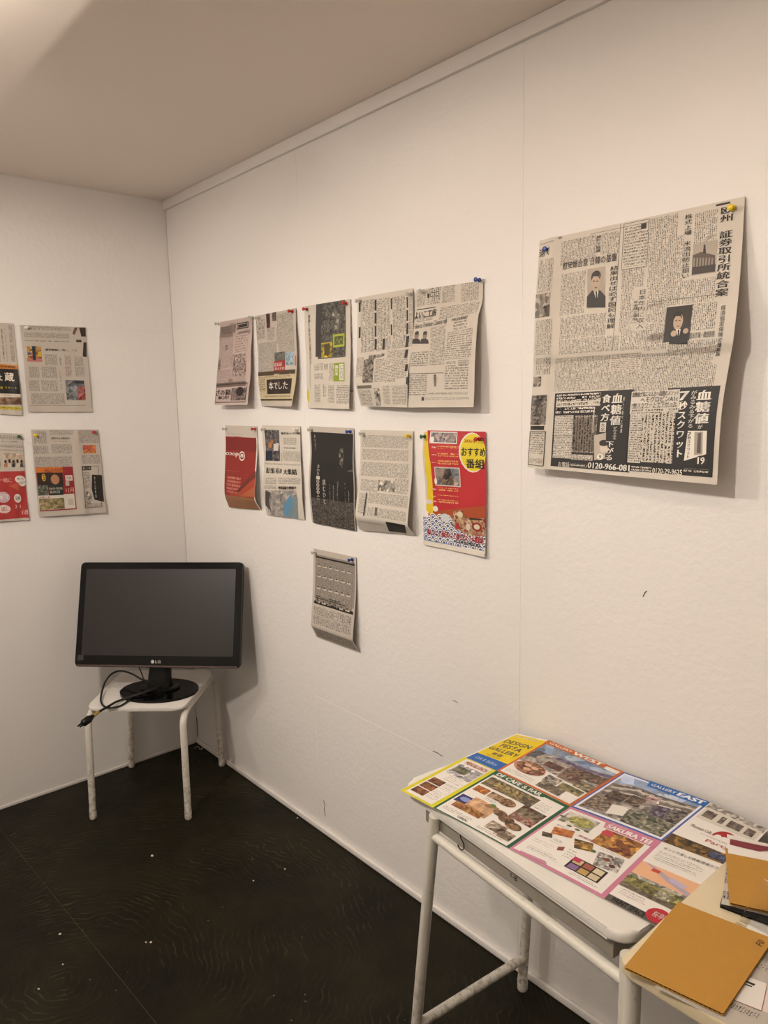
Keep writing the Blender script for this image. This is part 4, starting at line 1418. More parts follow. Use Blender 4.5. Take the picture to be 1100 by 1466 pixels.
for y0_, y1_ in ((198, 225), (250, 285), (306, 345), (512, 552), (566, 585), (600, 640)):
    s.th(665, y0_, 820, y1_, 'e8c27a', 'b8252b', .0065, .004); s.th(620, y0_ + 8, 655, y0_ + 22, 'f0e0d0', 'b8252b', .007, .005)
s.on('wave_pattern')
s.p([(630, 690), (1024, 650), (1024, 860), (640, 790)], 'a84a24', 1)
s.R((0.0, .745, .62, .96), '8f9cb8', 1)
b0 = s.uv(580, 720)
for r_ in range(8):
    for c_ in range(9):
        cx, cy = .05 + c_ * .118 + (.059 if r_ % 2 else 0), .742 + r_ * .030
        if cx > 1.0 or cy - .02 < .70 + .10 * abs(cx - .30) or cy > .965:
            continue
        if cx > .5 and r_ < 4:
            continue
        for q_, (m_, cc) in enumerate(((1, 'eee7dc'), (.80, '3d5890'), (.60, 'eee7dc'), (.38, '3d5890'))):
            n_ = 12
            s.add([(cx + .060 * m_ * math.cos(math.pi * i / n_), cy - .040 * m_ * math.sin(math.pi * i / n_)) for i in range(n_ + 1)], 'ink', cc, None, 2 + 1.0 * r_ + q_ * .25)
s.on('printed_photo')
s.p([(790, 690), (850, 680), (880, 740), (960, 750), (1022, 740), (1022, 880), (900, 870), (800, 820), (775, 740)], 'c9b48c', 11, 'photo', '8e2420', 150)
s.e(812, 690, 858, 740, 'd9c9a6', 12); s.e(800, 775, 835, 830, 'a82a22', 12); s.e(880, 780, 915, 835, 'd8ccba', 12); s.e(925, 770, 1000, 850, '8e2420', 12); s.e(940, 785, 985, 832, 'dccfb6', 13); s.p([(905, 740), (1000, 748), (1000, 760), (905, 752)], '2b2420', 13)
s.e(632, 648, 672, 696, 'e4ddd2', 10); s.e(688, 705, 755, 775, 'cdd2d4', 4)
s.on('printed_text'); s.R((0, .962, 1, 1), 'ded5c8', 11)
s.t('楽しいこと面白いこと盛りだくさん番組表', 590, 818, 1012, 938, 'b8252b', False, .03, layer=14); s.t('年末年始の番組 2026', 805, 900, 992, 966, '2b2520', False, .02, layer=14)
fin(s)

C7 = (430, 780, .1092)
s = hang('newspaper_page', 'single grey newspaper page of dense listings below the two rows', 'newspaper',
         [(0, (449, 785), .004, (510, 798), .004), (.4, (448.5, 832), .010, (510, 848), .008), (.80, (445.3, 894), .034, (505.3, 915), .028), (.84, (446, 896.5), .033, (506, 918), .026), (1, (453, 911.6), .006, (515.5, 934), .004)], C7, 'news', seed=21, ripple=.0006)
s.r(200, 118, 700, 840, '8f867c', 0)
for r_ in range(4):
    s.R((.07, .105 + r_ * .125, .94, .225 + r_ * .125), '3a332d', 1, 'tv', 'a0968a', (1 / .0036, 1 / .0032))
    for c_ in range(6):
        u_ = .10 + c_ * .14
        s.R((u_, .20 + r_ * .125, u_ + .09, .212 + r_ * .125), 'cfc5b8', 2)
        s.R((u_ + .02, .185 + r_ * .125, u_ + .05, .197 + r_ * .125), '221d19', 2)
s.R((.07, .085, .97, .105), '1d1815', 2); s.R((.05, .575, .97, .60), '1d1815', 2); s.th(205, 716, 620, 770, 'cfc5b8', '2a2420', .006)
s.R((.05, .62, .94, .695), INK, 0, 'tv', None, (1 / .006, 1 / .004)); s.R((.05, .70, .94, .78), INK, 0, 'tv', None, (1 / .006, 1 / .004))
s.R((.05, .84, .97, .98), INK, 0, 'tv', 'a89e92', (1 / .005, 1 / .004))
fin(s)

# ================================================================ newspapers on the left wall
C2 = (0, 450, .2115)
s = hang('newspaper_page', 'newspaper page with a black and orange advert filling its lower half', 'newspaper',
         [(0, (-28, 460.5), .004, (19, 463), .004), (.5, (-24, 525), .006, (25.5, 528), .006), (1, (-18, 592), .008, (32, 594.5), .010)], C2, 'news', 'L', seed=31)
s.tv(-70, 80, 5, 330, 2); s.tv(55, 70, 105, 330, 2); s.t('読者の目線で', 14, 95, 24, 320, vertical=True); s.tv(34, 90, 48, 320)
s.on('advertisement'); s.p([(-120, 325), (120, 345), (124, 372), (-120, 360)], 'c07a2a', 1); s.t('市年神話', 0, 345, 105, 366, '2b1c14'); s.p([(-120, 362), (124, 372), (140, 540), (-110, 530)], '1a1512', 1); s.ph(-100, 380, -10, 520, '3a2a20', '7a5a40', 2); s.t('蔵', 28, 392, 98, 455, 'e8ddcf', False, .03); s.t('土', -20, 400, 18, 450, 'e8ddcf', False, .03)
s.t('スタート', 30, 488, 118, 506, 'd8c02a', False, .02); s.t('朝', 0, 488, 20, 506, 'd8c02a'); s.p([(-110, 540), (140, 542), (142, 560), (-108, 558)], 'd8cfc2', 2); s.t('次回日曜朝放送あり', 0, 544, 138, 556, '9a2a22', layer=5)
s.p([(-108, 562), (143, 562), (148, 612), (-100, 612)], '4a2f22', 1, 'photo', '9a7a5c'); s.th(-90, 614, 148, 650, '6a5a1c', 'c8b84a', .007)
fin(s)

s = hang('newspaper_page', 'newspaper page with a small colour sports photo, white pin at one corner', 'newspaper',
         [(0, (28.5, 465), .004, (122.7, 468.6), .004), (.4, (33.5, 515), .006, (126, 517), .006), (1, (40, 589.8), .009, (132, 589.6), .008)], C2, 'news', 'L', seed=32)
s.tv(195, 78, 480, 112, 1); s.tv(162, 122, 470, 165, 1); s.th(165, 168, 470, 192, pitch=.006); s.tv(300, 270, 390, 345); s.tv(195, 352, 268, 430); s.tv(278, 352, 390, 432); s.tv(195, 445, 270, 520); s.tv(280, 445, 395, 522); s.tv(210, 535, 440, 608, 1); s.tv(400, 290, 418, 345, pitch=.008); s.tv(402, 370, 425, 515, pitch=.010, lead=.007)
s.tv(435, 278, 490, 425, 2, '6d3a34'); s.tv(500, 285, 575, 425, 2); s.r(200, 615, 580, 617, INK, 1); s.t('選手動揺し 悔し、二人', 305, 232, 525, 252, bold=.02)
s.on('printed_photo'); s.ph(180, 215, 285, 320, '8f3a3a', 'c9b060', 1, 120); s.r(182, 295, 286, 322, 'b8746a', 2); s.p([(215, 215), (240, 215), (242, 310), (222, 310)], '26303f', 3); s.r(188, 258, 205, 274, '24489a', 3); s.r(255, 255, 285, 288, 'c8a83a', 3)
s.ph(440, 445, 580, 582, '4a4a4c', '8d8f92', 1, 110); s.p([(528, 488), (575, 490), (580, 580), (528, 578)], '8e2a2c', 3, 'photo', 'b87a70'); s.r(505, 450, 570, 470, '2b2b2f', 3)
s.p([(490, 130), (505, 90), (525, 90), (505, 140)], '6a4a40', 2); s.p([(535, 90), (578, 90), (580, 150), (550, 150)], '3a2a26', 2); s.p([(565, 190), (585, 190), (586, 290), (560, 285)], '2a2422', 2); s.r(515, 172, 552, 190, '4a3a34', 2)
fin(s)

s = hang('newspaper_page', 'newspaper page whose lower half is a red advert with speech bubbles', 'newspaper',
         [(0, (-22, 619), .004, (31.7, 621), .004), (.5, (-17, 680), .006, (36, 682), .006), (1, (-10, 747), .010, (42, 744.5), .010)], C2, 'news', 'L', seed=33)
s.tv(-80, 815, 160, 850, 1); s.tv(-70, 880, 165, 905, 1); s.th(-70, 910, 168, 930); s.t('暮らしの連載', 10, 856, 120, 866); s.tv(-60, 940, 10, 1050)
s.on('printed_photo'); s.ph(22, 940, 168, 1035, 'b39a84', 'c9b8a4', 1, 60)
for i in range(5):
    s.e(28 + i * 27, 985 - (i % 2) * 6, 46 + i * 27, 1008, '2c211c', 3); s.p([(26 + i * 27, 1034), (30 + i * 27, 1008), (46 + i * 27, 1008), (50 + i * 27, 1034)], ('b87a48', 'cfc6ba', '2b2622', 'c8bcae', '4a4440')[i], 3)
s.on('advertisement'); s.p([(-120, 1065), (178, 1060), (202, 1375), (-90, 1395)], 'a83230', 1); s.p([(60, 1160), (130, 1140), (130, 1195)], 'b8543c', 2); s.t('一緒に', -10, 1105, 80, 1138, 'e8b4a4', False, .02)
s.e(98, 1090, 176, 1145, 'e4dad0', 3); s.e(125, 1120, 190, 1165, 'e4dad0', 3); s.t('聞いて', 115, 1105, 160, 1120, '6a5a52', layer=6); s.t('みよう', 128, 1132, 170, 1148, '6a5a52', layer=6)
s.e(-30, 1200, 70, 1275, 'c8a8b4', 3); s.t('年賀', -10, 1215, 58, 1255, 'f0e8e4', False, .03, layer=6); s.e(-20, 1290, 75, 1345, 'e0c8c0', 3); s.t('ほし', 10, 1305, 60, 1330, 'a83230', layer=6); s.e(92, 1215, 145, 1275, 'e4dad0', 3); s.t('話題', 102, 1232, 135, 1256, '6a5a52', layer=6); s.t('2 1', 100, 1290, 140, 1310, 'e8c8bc'); s.t('11月', 148, 1325, 190, 1355, 'e8c8bc', False, .03)
fin(s)

s = hang('newspaper_page', 'newspaper page with a red television advert, yellow and red pins', 'newspaper',
         [(0, (44.4, 615), .004, (140.6, 615), .004), (.4, (49, 664), .006, (145, 662), .008), (1, (56, 740), .010, (152.2, 733.6), .018)], C2, 'news', 'L', seed=34, kink=(.66, .006, .08))
s.tv(225, 790, 320, 875, 1); s.tv(335, 785, 500, 815, 1); s.t('主張する人の視点から', 345, 832, 472, 846, bold=.02); s.th(360, 856, 460, 862); s.tv(528, 785, 680, 870, 1); s.tv(228, 890, 330, 945, 1); s.tv(345, 880, 490, 940, 1); s.tv(235, 965, 490, 1028, 1); s.tv(555, 950, 680, 1010, 1)
s.on('printed_photo'); s.ph(560, 885, 652, 940, 'b8384a', 'c8903a', 1, 120)
s.on('advertisement'); s.r(240, 1036, 520, 1320, '8e2428', 0); s.r(242, 1038, 425, 1070, 'c8702a', 1); s.t('HELLO POST!', 300, 1046, 420, 1066, '7a1f20', False, .02); s.r(250, 1072, 430, 1160, '2a1c18', 1); s.e(340, 1085, 405, 1150, 'b07a58', 3); s.e(345, 1078, 398, 1112, '2a1a16', 2); s.e(280, 1080, 312, 1130, 'c8a02a', 3); s.t('5', 288, 1088, 305, 1122, '5a2a18', layer=6)
s.ph(252, 1160, 330, 1225, '26302a', '8a8a78', 2, 130); s.r(325, 1155, 430, 1222, '1f2a26', 2); s.t('海外特集', 330, 1172, 425, 1186, 'c8c0b2'); s.t('最終回', 335, 1195, 405, 1210, 'c8c0b2'); s.r(440, 1090, 492, 1125, 'd8cfc4', 2); s.r(442, 1130, 470, 1160, 'b8b0a8', 2); s.t('今夜', 445, 1098, 485, 1118, '8e2428', layer=5); s.t('11月', 445, 1175, 500, 1205, 'd8a090', False, .03)
s.r(256, 1225, 512, 1312, 'd6ccc0', 1); s.ph(262, 1250, 440, 1315, '6a6a30', 'b09a7a', 2, 120); s.t('お楽しみ', 265, 1232, 340, 1246, '9a2a28'); s.r(460, 1250, 500, 1290, 'bdb3a7', 2)
s.fr(552, 1028, 692, 1305, t=.006); s.r(552, 1028, 618, 1055, '221d19', 2); s.t('楽しむ本', 558, 1034, 612, 1050, 'e0d6c8', layer=5); s.th(560, 1065, 615, 1180, pitch=.006); s.p([(622, 1085), (690, 1088), (705, 1270), (640, 1255), (620, 1180)], '221d19', 2); s.t('やり口の本', 635, 1095, 655, 1245, 'e0d6c8', True, .03, layer=5); s.tv(662, 1095, 688, 1240, 1, 'e0d6c8', '221d19', .006); s.ph(572, 1200, 625, 1280, '4a423a', 'cfc5b7', 2, 130); s.th(570, 1284, 700, 1300)
fin(s)

# ================================================================ pushpins


def pushpin(px, side, col, label, off=.006, tilt=(0, 0)):
    ax = (OUT_R if side == 'R' else OUT_L) + V3(*( (tilt[0], 0, tilt[1]) if side == 'R' else (0, tilt[0], tilt[1])))
    ax = ax / np.linalg.norm(ax)
    root_p = at(px, 1, -.008 - off) if side == 'R' else at(px, 0, .008 + off)
    b = root_p - ax * (.008 + off)
    b[1 if side == 'R' else 0] = 0
    o = empty('pushpin', b, label, 'pushpin', 'pushpins in the newspapers')
    lathe('needle', [(.0003, .0004), (off + .001, .0006)], b, ax, MT['steel'], o, 6)
    g0 = off
    g = lathe('grip', [(g0, .0030), (g0 + .0005, .0052), (g0 + .0022, .0054), (g0 + .0030, .0036), (g0 + .0085, .0029), (g0 + .0125, .0040), (g0 + .0140, .0056), (g0 + .0160, .0056), (g0 + .0168, .0045)], b, ax, PIN[col], o, 16)


pp = 'pushpin holding the'
for px, side, col, label in (
    ((311, 463.5), 'R', 'clear', 'clear pushpin at the outer corner of the pinkish page'),
    ((359, 454.5), 'R', 'clear', 'clear pushpin at the inner corner of the pinkish page'),
    ((369, 455.5), 'R', 'clear', 'clear pushpin holding the page with the blackboard advert'),
    ((416, 445.5), 'R', 'red', 'red pushpin holding the page with the blackboard advert'),
    ((437, 442.5), 'R', 'red', 'red pushpin beside the sideways title of the blossom page'),
    ((493, 434), 'R', 'red', 'red pushpin in the dark blossom photo'),
    ((513, 431), 'R', 'clear', 'clear pushpin at the outer corner of the torn spread'),
    ((586, 421), 'R', 'clear', 'clear pushpin on the left half of the torn spread at its tear'),
    ((604, 417), 'R', 'clear', 'clear pushpin on the right half of the torn spread at its tear'),
    ((684, 400.5), 'R', 'blue', 'blue pushpin at the corner of the torn spread'),
    ((783, 357), 'R', 'blue', 'blue pushpin in the narrow strip of the large page'),
    ((1048, 297.5), 'R', 'yellow', 'yellow pushpin beside the big headline of the large page'),
    ((321.5, 614), 'R', 'clear', 'clear pushpin holding the upside-down red advert'),
    ((363, 614.2), 'R', 'red', 'red pushpin holding the upside-down red advert'),
    ((377, 615), 'R', 'clear', 'clear pushpin above the colour photo of the sideways headline page'),
    ((423, 615), 'R', 'white', 'white pushpin holding the sideways headline page'),
    ((444, 615), 'R', 'clear', 'clear pushpin holding the black advert page'),
    ((499, 618), 'R', 'blue', 'blue pushpin holding the black advert page'),
    ((518, 621), 'R', 'clear', 'clear pushpin holding the text-filled folded page'),
    ((584, 624), 'R', 'yellow', 'yellow pushpin holding the text-filled folded page'),
    ((606, 625), 'R', 'green', 'green pushpin at the edge of the red and yellow flyer'),
    ((684, 628.5), 'R', 'red', 'red pushpin in the yellow circle of the flyer'),
    ((449.5, 791), 'R', 'clear', 'clear pushpin holding the lone listings page'),
    ((502, 801.5), 'R', 'blue', 'blue pushpin holding the lone listings page'),
    ((37.5, 468.8), 'L', 'white', 'white pushpin holding the sports page'),
    ((50.5, 623), 'L', 'yellow', 'yellow pushpin holding the television advert page'),
    ((135, 618.8), 'L', 'red', 'red pushpin holding the television advert page'),
    ((27, 625), 'L', 'green', 'green pushpin holding the page with speech bubbles'),
):
    pushpin(px, side, col, label)
# ================================================================ the unfolded leaflet on the white desk


def top(px, dz=.0025):
    P = at(px, 2, DZ + dz)
    if P[1] > -.016:
        P = at(px, 1, -.016)
    return P


BK = [(740, 1050), (786, 1060), (894, 1105.5), (1017, 1149), (1100, 1188)]
MD = [(665.5, 1084), (711, 1103.5), (817, 1155), (948, 1205), (1050, 1243)]
FN = [(573.5, 1131.5), (620, 1156.5), (729, 1215), (865, 1287), (955, 1334)]
bz, mz, fz = (.0015, .002, .005, .006, .01), (.002, .003, .0025, .003, .003), (.002, .002, .0022, .0022, .0022)
BKp = [top(p_, z_) for p_, z_ in zip(BK, bz)]
MDp = [top(p_, z_) for p_, z_ in zip(MD, mz)]
FNp = [top(p_, z_) for p_, z_ in zip(FN, fz)]
leaf = empty('unfolded_leaflet', MDp[2], 'large colourful gallery leaflet unfolded over the white desk', 'leaflet')
YEL, BLU, ORA, GRN, PNK = 'e8c90f', '2a63b0', 'c8662a', '1f5a3a', 'cc7f9b'
PW = 'ece6de'


def panel(r0, r1, i, bul=.0, seed=0):
    mid = lambda a, b: a + (b - a) * .5 + V3(0, 0, .0)
    s = Sheet('leaflet_panel', [(0, r0[i], r0[i + 1]), (.5, mid(r0[i], r1[i]), mid(r0[i + 1], r1[i + 1])), (1, r1[i], r1[i + 1])], (0, 0, 1), MT['gloss'], leaf, 16, 16, ripple=.0, bulge=bul, seed=seed, paper=PW)
    return s


def lines(s, b, n, col='6d6660', frac=.45):
    u0, v0, u1, v1 = b
    rr = random.Random(int(u0 * 977 + v0 * 7919))
    for k_ in range(n):
        a = v0 + (v1 - v0) * k_ / n
        s.R((u0, a, u0 + (u1 - u0) * rr.uniform(.75, 1), a + (v1 - v0) / n * frac), col, 2, 'th', PW, (1 / .0022, 1 / .004))


def pic(s, b, c, bg, layer=2, grain=110):
    s.on('printed_photo')
    s.R(b, c, layer, 'photo', bg, (grain, grain))
    s.on('printed_text')


# yellow cover
s = panel(BKp, MDp, 0, .001)
s.R((.05, .04, 1, .80), YEL, 0)
s.R((.05, .80, 1, 1), BLU, 0)
s.th_ = None
lines(s, (.15, .09, .9, .14), 1, '8a7a20')
for t_, a, b_, c_, d_ in (('DESIGN', .12, .25, .90, .35), ('FESTA', .22, .39, .84, .49), ('GALLERY', .08, .53, .94, .62), ('原宿', .36, .66, .66, .73)):
    s.txt(t_, (a, b_, c_, d_), '4b5560', 4, bold=.01)
s.txt('HARAJUKU', (.3, .755, .72, .785), '8a8030', 4, bold=0)
s.txt('Cafe & Gallery', (.2, .87, .85, .95), 'c8d8ec', 4, bold=.0)
s.done()
# gallery west
s = panel(BKp, MDp, 1, .002)
s.R((0, 0, 1, 1), ORA, 0)
s.R((.03, .03, .97, .97), PW, 1)
s.on('printed_photo')
s.R((.03, .10, .97, .60), '6f86a6', 2, 'photo', 'a8b4c4', (40, 40))
s.add([(.03, .36), (.30, .26), (.65, .25), (.97, .16), (.97, .62), (.03, .62)], 'photo', '8b8078', 'c2b8ac', 3, (120, 120))
s.add([(.03, .36), (.10, .28), (.18, .30), (.14, .46), (.03, .50)], 'photo', '3f3a38', '6d6a72', 4, (120, 120))
s.add([(.30, .27), (.65, .26), (.97, .18), (.97, .24), (.65, .33), (.30, .33)], 'photo', '54466a', '8d7f96', 4, (60, 60))
s.add([(.55, .34), (.97, .26), (.97, .44), (.55, .52)], 'photo', '2f2a26', '8a6f5c', 4, (150, 150))
s.R((.30, .42, .52, .54), '7a3a32', 5, 'photo', '5a4640', (80, 80))
s.R((.56, .48, .80, .64), '5f2f28', 5, 'photo', 'a08c78', (100, 100))
s.R((.78, .50, .97, .66), '3a4032', 5, 'photo', 'b8a888', (140, 140))
s.E(.24, .70, .20, .13, '5a2a1c', 6, 24, 'photo', 'c08a68', (110, 110))
for q_ in ((.19, .66), (.29, .67), (.23, .74)):
    s.E(*q_, .05, .03, 'd8b090', 7, 10)
s.R((.48, .66, .66, .80), 'c8bcae', 5, 'photo', '4a443e', (160, 160))
s.R((.50, .80, .80, .94), '3c362f', 5, 'photo', '9a8a74', (120, 120))
s.R((.68, .68, .95, .80), '4c5a34', 5, 'photo', 'b09a70', (120, 120))
s.on('printed_text')
s.R((.82, .80, .97, .96), PW, 6)
lines(s, (.83, .82, .95, .94), 4, '8a6a60')
lines(s, (.06, .86, .45, .94), 2)
s.R((.0, 0, .80, .10), ORA, 7)
s.txt('GALLERY', (.06, .025, .36, .075), 'f6efe4', 9, bold=.02)
s.txt('WEST', (.39, .015, .76, .09), 'f6efe4', 9, bold=.05)
s.done()
# gallery east
s = panel(BKp, MDp, 2, .002)
s.R((0, 0, 1, 1), '4a5fa8', 0)
s.R((.02, .025, .98, .975), 'e6e8ee', 1)
s.on('printed_photo')
s.R((.045, .06, .955, .94), 'b8b0a6', 2, 'photo', '6b6058', (110, 110))
s.add([(.045, .06), (.955, .06), (.955, .18), (.5, .24), (.2, .22), (.045, .30)], 'photo', '8fa3c8', 'c0cadb', 3, (30, 30))
for k_ in range(5):
    a = .22 + k_ * .055
    s.add([(.08, a + .10), (.35, a), (.65, a + .02), (.955, a - .04), (.955, a - .015), (.65, a + .045), (.35, a + .028), (.08, a + .125)], 'ink', ('6d625a', 'cfc6ba')[k_ % 2], None, 4)
s.R((.14, .44, .34, .62), '2c2622', 5, 'photo', '7a6450', (130, 130))
s.R((.36, .40, .52, .60), '3a2c26', 5, 'photo', '8a7464', (130, 130))
s.add([(.46, .30), (.60, .28), (.66, .44), (.54, .48)], 'photo', 'd8cfc6', '9a5a58', 5, (130, 130))
s.add([(.62, .44), (.78, .40), (.80, .62), (.66, .64)], 'photo', '8e7f94', '3a3440', 6, (130, 130))
s.add([(.80, .38), (.95, .34), (.95, .64), (.82, .64)], 'photo', '2f2a28', '8a8078', 5, (130, 130))
s.add([(.06, .62), (.28, .60), (.34, .86), (.06, .92)], 'photo', '4a3226', 'a39482', 5, (190, 190))
s.add([(.46, .68), (.95, .64), (.95, .93), (.52, .93)], 'photo', 'a49c88', '3f4a3a', 6, (150, 150))
s.add([(.30, .70), (.48, .66), (.50, .84), (.34, .90)], 'ink', 'e4ded4', None, 6)
s.on('printed_text')
lines(s, (.33, .72, .47, .86), 4, '8a847c')
s.add([(.32, 0), (1, 0), (1, .13), (.36, .13)], 'ink', '2668b4', None, 7)
s.txt('GALLERY', (.38, .04, .66, .095), 'f2f2f2', 9, bold=.02)
s.txt('EAST', (.69, .025, .97, .105), 'f2f2f2', 9, bold=.05)
s.done()
# white panel with the red half-round emblem
s = panel(BKp, MDp, 3, .0)
s.R((0, 0, 1, 1), PW, 0)
s.on('printed_photo')
s.R((.02, .0, .98, .13), '7a7068', 1, 'photo', 'cfc8be', (140, 140))
s.R((.04, .10, .96, .36), 'd8d0c4', 2)
for a, b_ in ((.08, .26), (.34, .42), (.48, .70), (.76, .90)):
    s.R((a, .15, b_, .30), '4a3f38', 3, 'photo', '8a7a6c', (140, 140))
s.R((0, .80, 1, 1), '2e2418', 2, 'photo', '9a7430', (110, 110))
s.R((.62, .84, .95, .97), '50587a', 3, 'photo', '23283c', (110, 110))
s.on('printed_emblem')
cx, cy = .62, .56
s.add([(cx + .18 * math.cos(math.pi * i / 14), cy - .17 * math.sin(math.pi * i / 14)) for i in range(15)], 'ink', 'a8201f', None, 4)
for k_ in range(3):
    s.E(cx - .09 + k_ * .09, cy + .0, .055, .055, PW, 5, 12)
s.on('printed_text')
s.txt('Mountain Cafe', (.10, .50, .42, .56), '6a5a50', 4, bold=0)
s.txt('Party', (.44, .66, .78, .74), 'b8324a', 4, bold=0)
lines(s, (.30, .60, .80, .64), 1)
s.done()
# yellow bordered restaurant panel
s = panel(MDp, FNp, 0, .0)
s.R((0, 0, 1, 1), 'd9cf1c', 0)
s.R((.10, .02, .90, .97), PW, 1)
s.txt('MENU&LUNCH', (.22, .05, .86, .12), 'c05a30', 4, bold=.02)
pic(s, (.16, .15, .88, .40), '8d8590', 'e0dcd8')
pic(s, (.20, .20, .60, .32), '3a342e', '8a8a6a', 3)
for k_ in range(3):
    pic(s, (.14, .56 + k_ * .125, .52, .67 + k_ * .125), '3c1e12', 'a0643a', 2, 140)
lines(s, (.34, .42, .88, .54), 4, '8a8078'); lines(s, (.56, .56, .88, .70), 5); lines(s, (.56, .74, .88, .92), 6, '8f7060')
s.done()
# cafe and bar
s = panel(MDp, FNp, 1, .0018)
s.R((0, 0, 1, 1), GRN, 0)
s.R((.03, .05, .96, .985), PW, 1)
s.add([(0, 0), (.72, 0), (.70, .07), (.60, .10), (0, .09)], 'ink', GRN, None, 3)
s.txt('DF CAFE & BAR', (.06, .015, .66, .08), 'f4efe4', 5, bold=.04)
pic(s, (.05, .13, .72, .32), '4a4438', 'a08a60', 2, 130)
pic(s, (.18, .17, .50, .27), '2b241c', 'c8b070', 3, 150)
pic(s, (.06, .36, .24, .47), '7a3214', 'c8803a'); pic(s, (.26, .36, .45, .47), '5a3824', 'd8b890')
pic(s, (.66, .32, .94, .60), '54241c', '8a8468', 2, 120)
pic(s, (.66, .48, .94, .60), '7a2a22', 'a89080', 3, 120)
s.R((.05, .60, .25, .75), '2a2f70', 2); s.E(.15, .67, .07, .04, '8a94c8', 3, 10)
pic(s, (.20, .56, .52, .80), 'c08a60', 'd8b08a', 3, 70); pic(s, (.10, .74, .48, .84), 'b88a4a', '8a4a26', 4, 150)
s.E(.44, .56, .035, .022, '4f8a3a', 5, 12)
s.on('printed_photo')
for k_, q_ in enumerate(((.50, .42, .11), (.58, .62, .085), (.69, .66, .095), (.81, .70, .095))):
    s.E(q_[0], q_[1], q_[2], q_[2] * .62, '4a2c1c', 4 + k_ * .3, 20, 'photo', 'b08a64', (170, 170))
s.on('printed_text')
pic(s, (.60, .76, .80, .90), '6a4a38', 'd0c0ac', 3, 130); pic(s, (.74, .80, .93, .93), '3a2a22', 'c8b498', 3, 130)
lines(s, (.06, .88, .50, .95), 3); lines(s, (.55, .92, .9, .97), 2); lines(s, (.28, .48, .44, .54), 3); lines(s, (.74, .16, .93, .30), 5)
s.txt('OPEN', (.30, .935, .42, .965), '3a342e', 4)
s.done()
# pink panel
s = panel(MDp, FNp, 2, .0018)
s.R((0, 0, 1, 1), PNK, 0)
s.R((.025, .04, .955, .965), PW, 1)
s.add([(.42, .0), (1, 0), (1, .13), (.46, .13)], 'ink', PNK, None, 3)
s.txt('SAKURA TEI', (.48, .045, .93, .115), 'f6ece8', 5, bold=.05)
s.txt('さくら亭', (.49, .012, .66, .034), 'f6ece8', 5, bold=.01)
s.on('printed_photo')
s.R((.05, .08, .40, .30), 'cfc8c0', 2, 'photo', 'a8a098', (40, 40))
s.E(.25, .19, .14, .085, '7a7a2c', 3, 22, 'photo', 'c8c07a', (170, 170))
for q_ in ((.10, .28), (.20, .32), (.30, .33), (.05, .21), (.38, .30)):
    s.E(*q_, .03, .016, '5a6a3a', 4, 10)
s.R((.50, .14, .90, .42), '6a2818', 2, 'photo', 'd8a04a', (110, 110))
s.E(.55, .20, .06, .05, 'c04048', 4, 14)
s.add([(.10, .42), (.30, .37), (.34, .49), (.14, .54)], 'photo', 'a04a20', 'd08a4a', 3, (110, 110))
s.add([(.36, .47), (.54, .43), (.60, .55), (.44, .60)], 'photo', '3a2412', 'c89a4a', 3, (110, 110))
s.E(.60, .53, .028, .02, '4a6a44', 5, 12)
s.add([(.06, .56), (.16, .54), (.20, .60), (.10, .63)], 'photo', '2a2018', '6a5a4c', 3, (140, 140))
s.add([(.32, .68), (.37, .64), (.39, .70), (.34, .73)], 'ink', '8a4a48', None, 3)
s.add([(.64, .50), (.88, .46), (.92, .66), (.70, .70)], 'photo', 'd8d0c8', '6a625c', 3, (200, 200))
s.E(.76, .56, .03, .025, '7a3a2c', 5, 10); s.E(.84, .61, .03, .022, '5a2a22', 5, 10)
s.R((.52, .70, .86, .88), '2a1c16', 3)
for a in range(3):
    for b_ in range(2):
        s.R((.54 + a * .105, .715 + b_ * .085, .63 + a * .105, .785 + b_ * .085), ('c8b088', 'a05a4a', 'd8cca8', '8a6a9a', 'b89a5a', 'd0c0a0')[a + 3 * b_], 4)
s.R((.52, .70, .60, .76), 'b83058', 5)
s.on('printed_text')
s.txt('おいしい', (.10, .36, .22, .385), 'b04a60', 4); s.txt('鉄板焼', (.36, .385, .52, .42), 'c07088', 4)
lines(s, (.20, .58, .34, .66), 3); lines(s, (.42, .64, .52, .78), 4); lines(s, (.07, .70, .30, .76), 2, 'c08a98'); lines(s, (.10, .82, .46, .90), 3); lines(s, (.60, .90, .90, .94), 2); lines(s, (.12, .06, .38, .075), 1, 'c08a98'); lines(s, (.62, .43, .88, .47), 2)
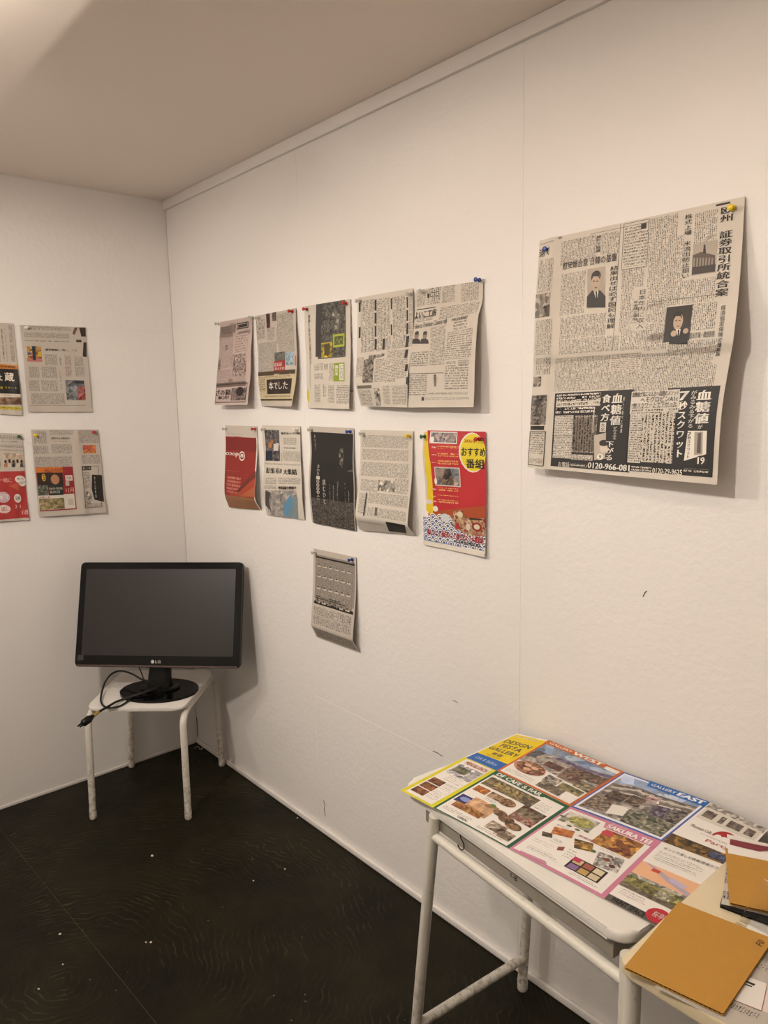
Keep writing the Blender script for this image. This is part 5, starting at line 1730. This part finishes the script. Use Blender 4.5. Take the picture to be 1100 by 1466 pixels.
s.add([(.1, .955), (.36, .93), (.40, .965), (.1, .975)], 'ink', 'c890a4', None, 4)
s.done()
# map, hedge and paint space
s = panel(MDp, FNp, 3, .0)
s.R((0, 0, 1, 1), PW, 0)
s.txt('ゆっくり楽しむ', (.10, .06, .50, .10), '4a443e', 4, bold=0); s.txt('鉄板酒場カフェ', (.50, .06, .92, .10), '4a443e', 4, bold=0)
lines(s, (.08, .14, .80, .30), 6)
s.R((0, .36, 1, .57), 'e8b48c', 1)
s.add([(.04, .36), (.12, .36), (.55, .45), (.92, .53), (.90, .57), (.48, .49)], 'ink', 'b4a4b8', None, 2)
s.add([(.50, .42), (.75, .45), (.73, .50), (.48, .47)], 'ink', 'c4b4cc', None, 3)
s.R((.20, .40, .32, .44), 'c8402c', 3)
s.on('printed_photo'); s.R((0, .57, 1, .76), '4a4a20', 2, 'photo', 'a8a060', (130, 130)); s.R((.0, .56, 1, .60), '6a6a5c', 3, 'photo', 'c8c4b8', (130, 130)); s.R((.50, .62, .72, .73), 'd0c8b4', 3, 'photo', '6a6a40', (190, 190)); s.R((0, .72, 1, .77), '54483a', 3, 'photo', '8a7c68', (120, 120))
s.on('printed_text'); lines(s, (.08, .79, .55, .88), 3, 'a06a78')
s.R((0, .92, 1, 1), '5c5650', 2); s.txt('PAINT SPACE', (.10, .93, .62, .985), '1a1612', 4, bold=.03)
s.E(.76, .90, .17, .085, 'b81e30', 5, 24); s.txt('桜亭', (.68, .86, .84, .93), 'f0e4dc', 7, bold=.01)
s.done()

# ================================================================ put every thing's origin at its base
bpy.context.view_layer.update()
for o in list(SC.objects):
    if o.type == 'MESH' and o.parent is None and o.get('kind') != 'structure':
        co = np.array([v.co[:] for v in o.data.vertices])
        lo, hi = co.min(0), co.max(0)
        c_ = Vector(((lo[0] + hi[0]) / 2, (lo[1] + hi[1]) / 2, lo[2]))
        o.data.transform(Matrix.Translation(-c_))
        o.location = c_
        for ch in o.children:
            ch.matrix_parent_inverse = Matrix.Translation(-c_)
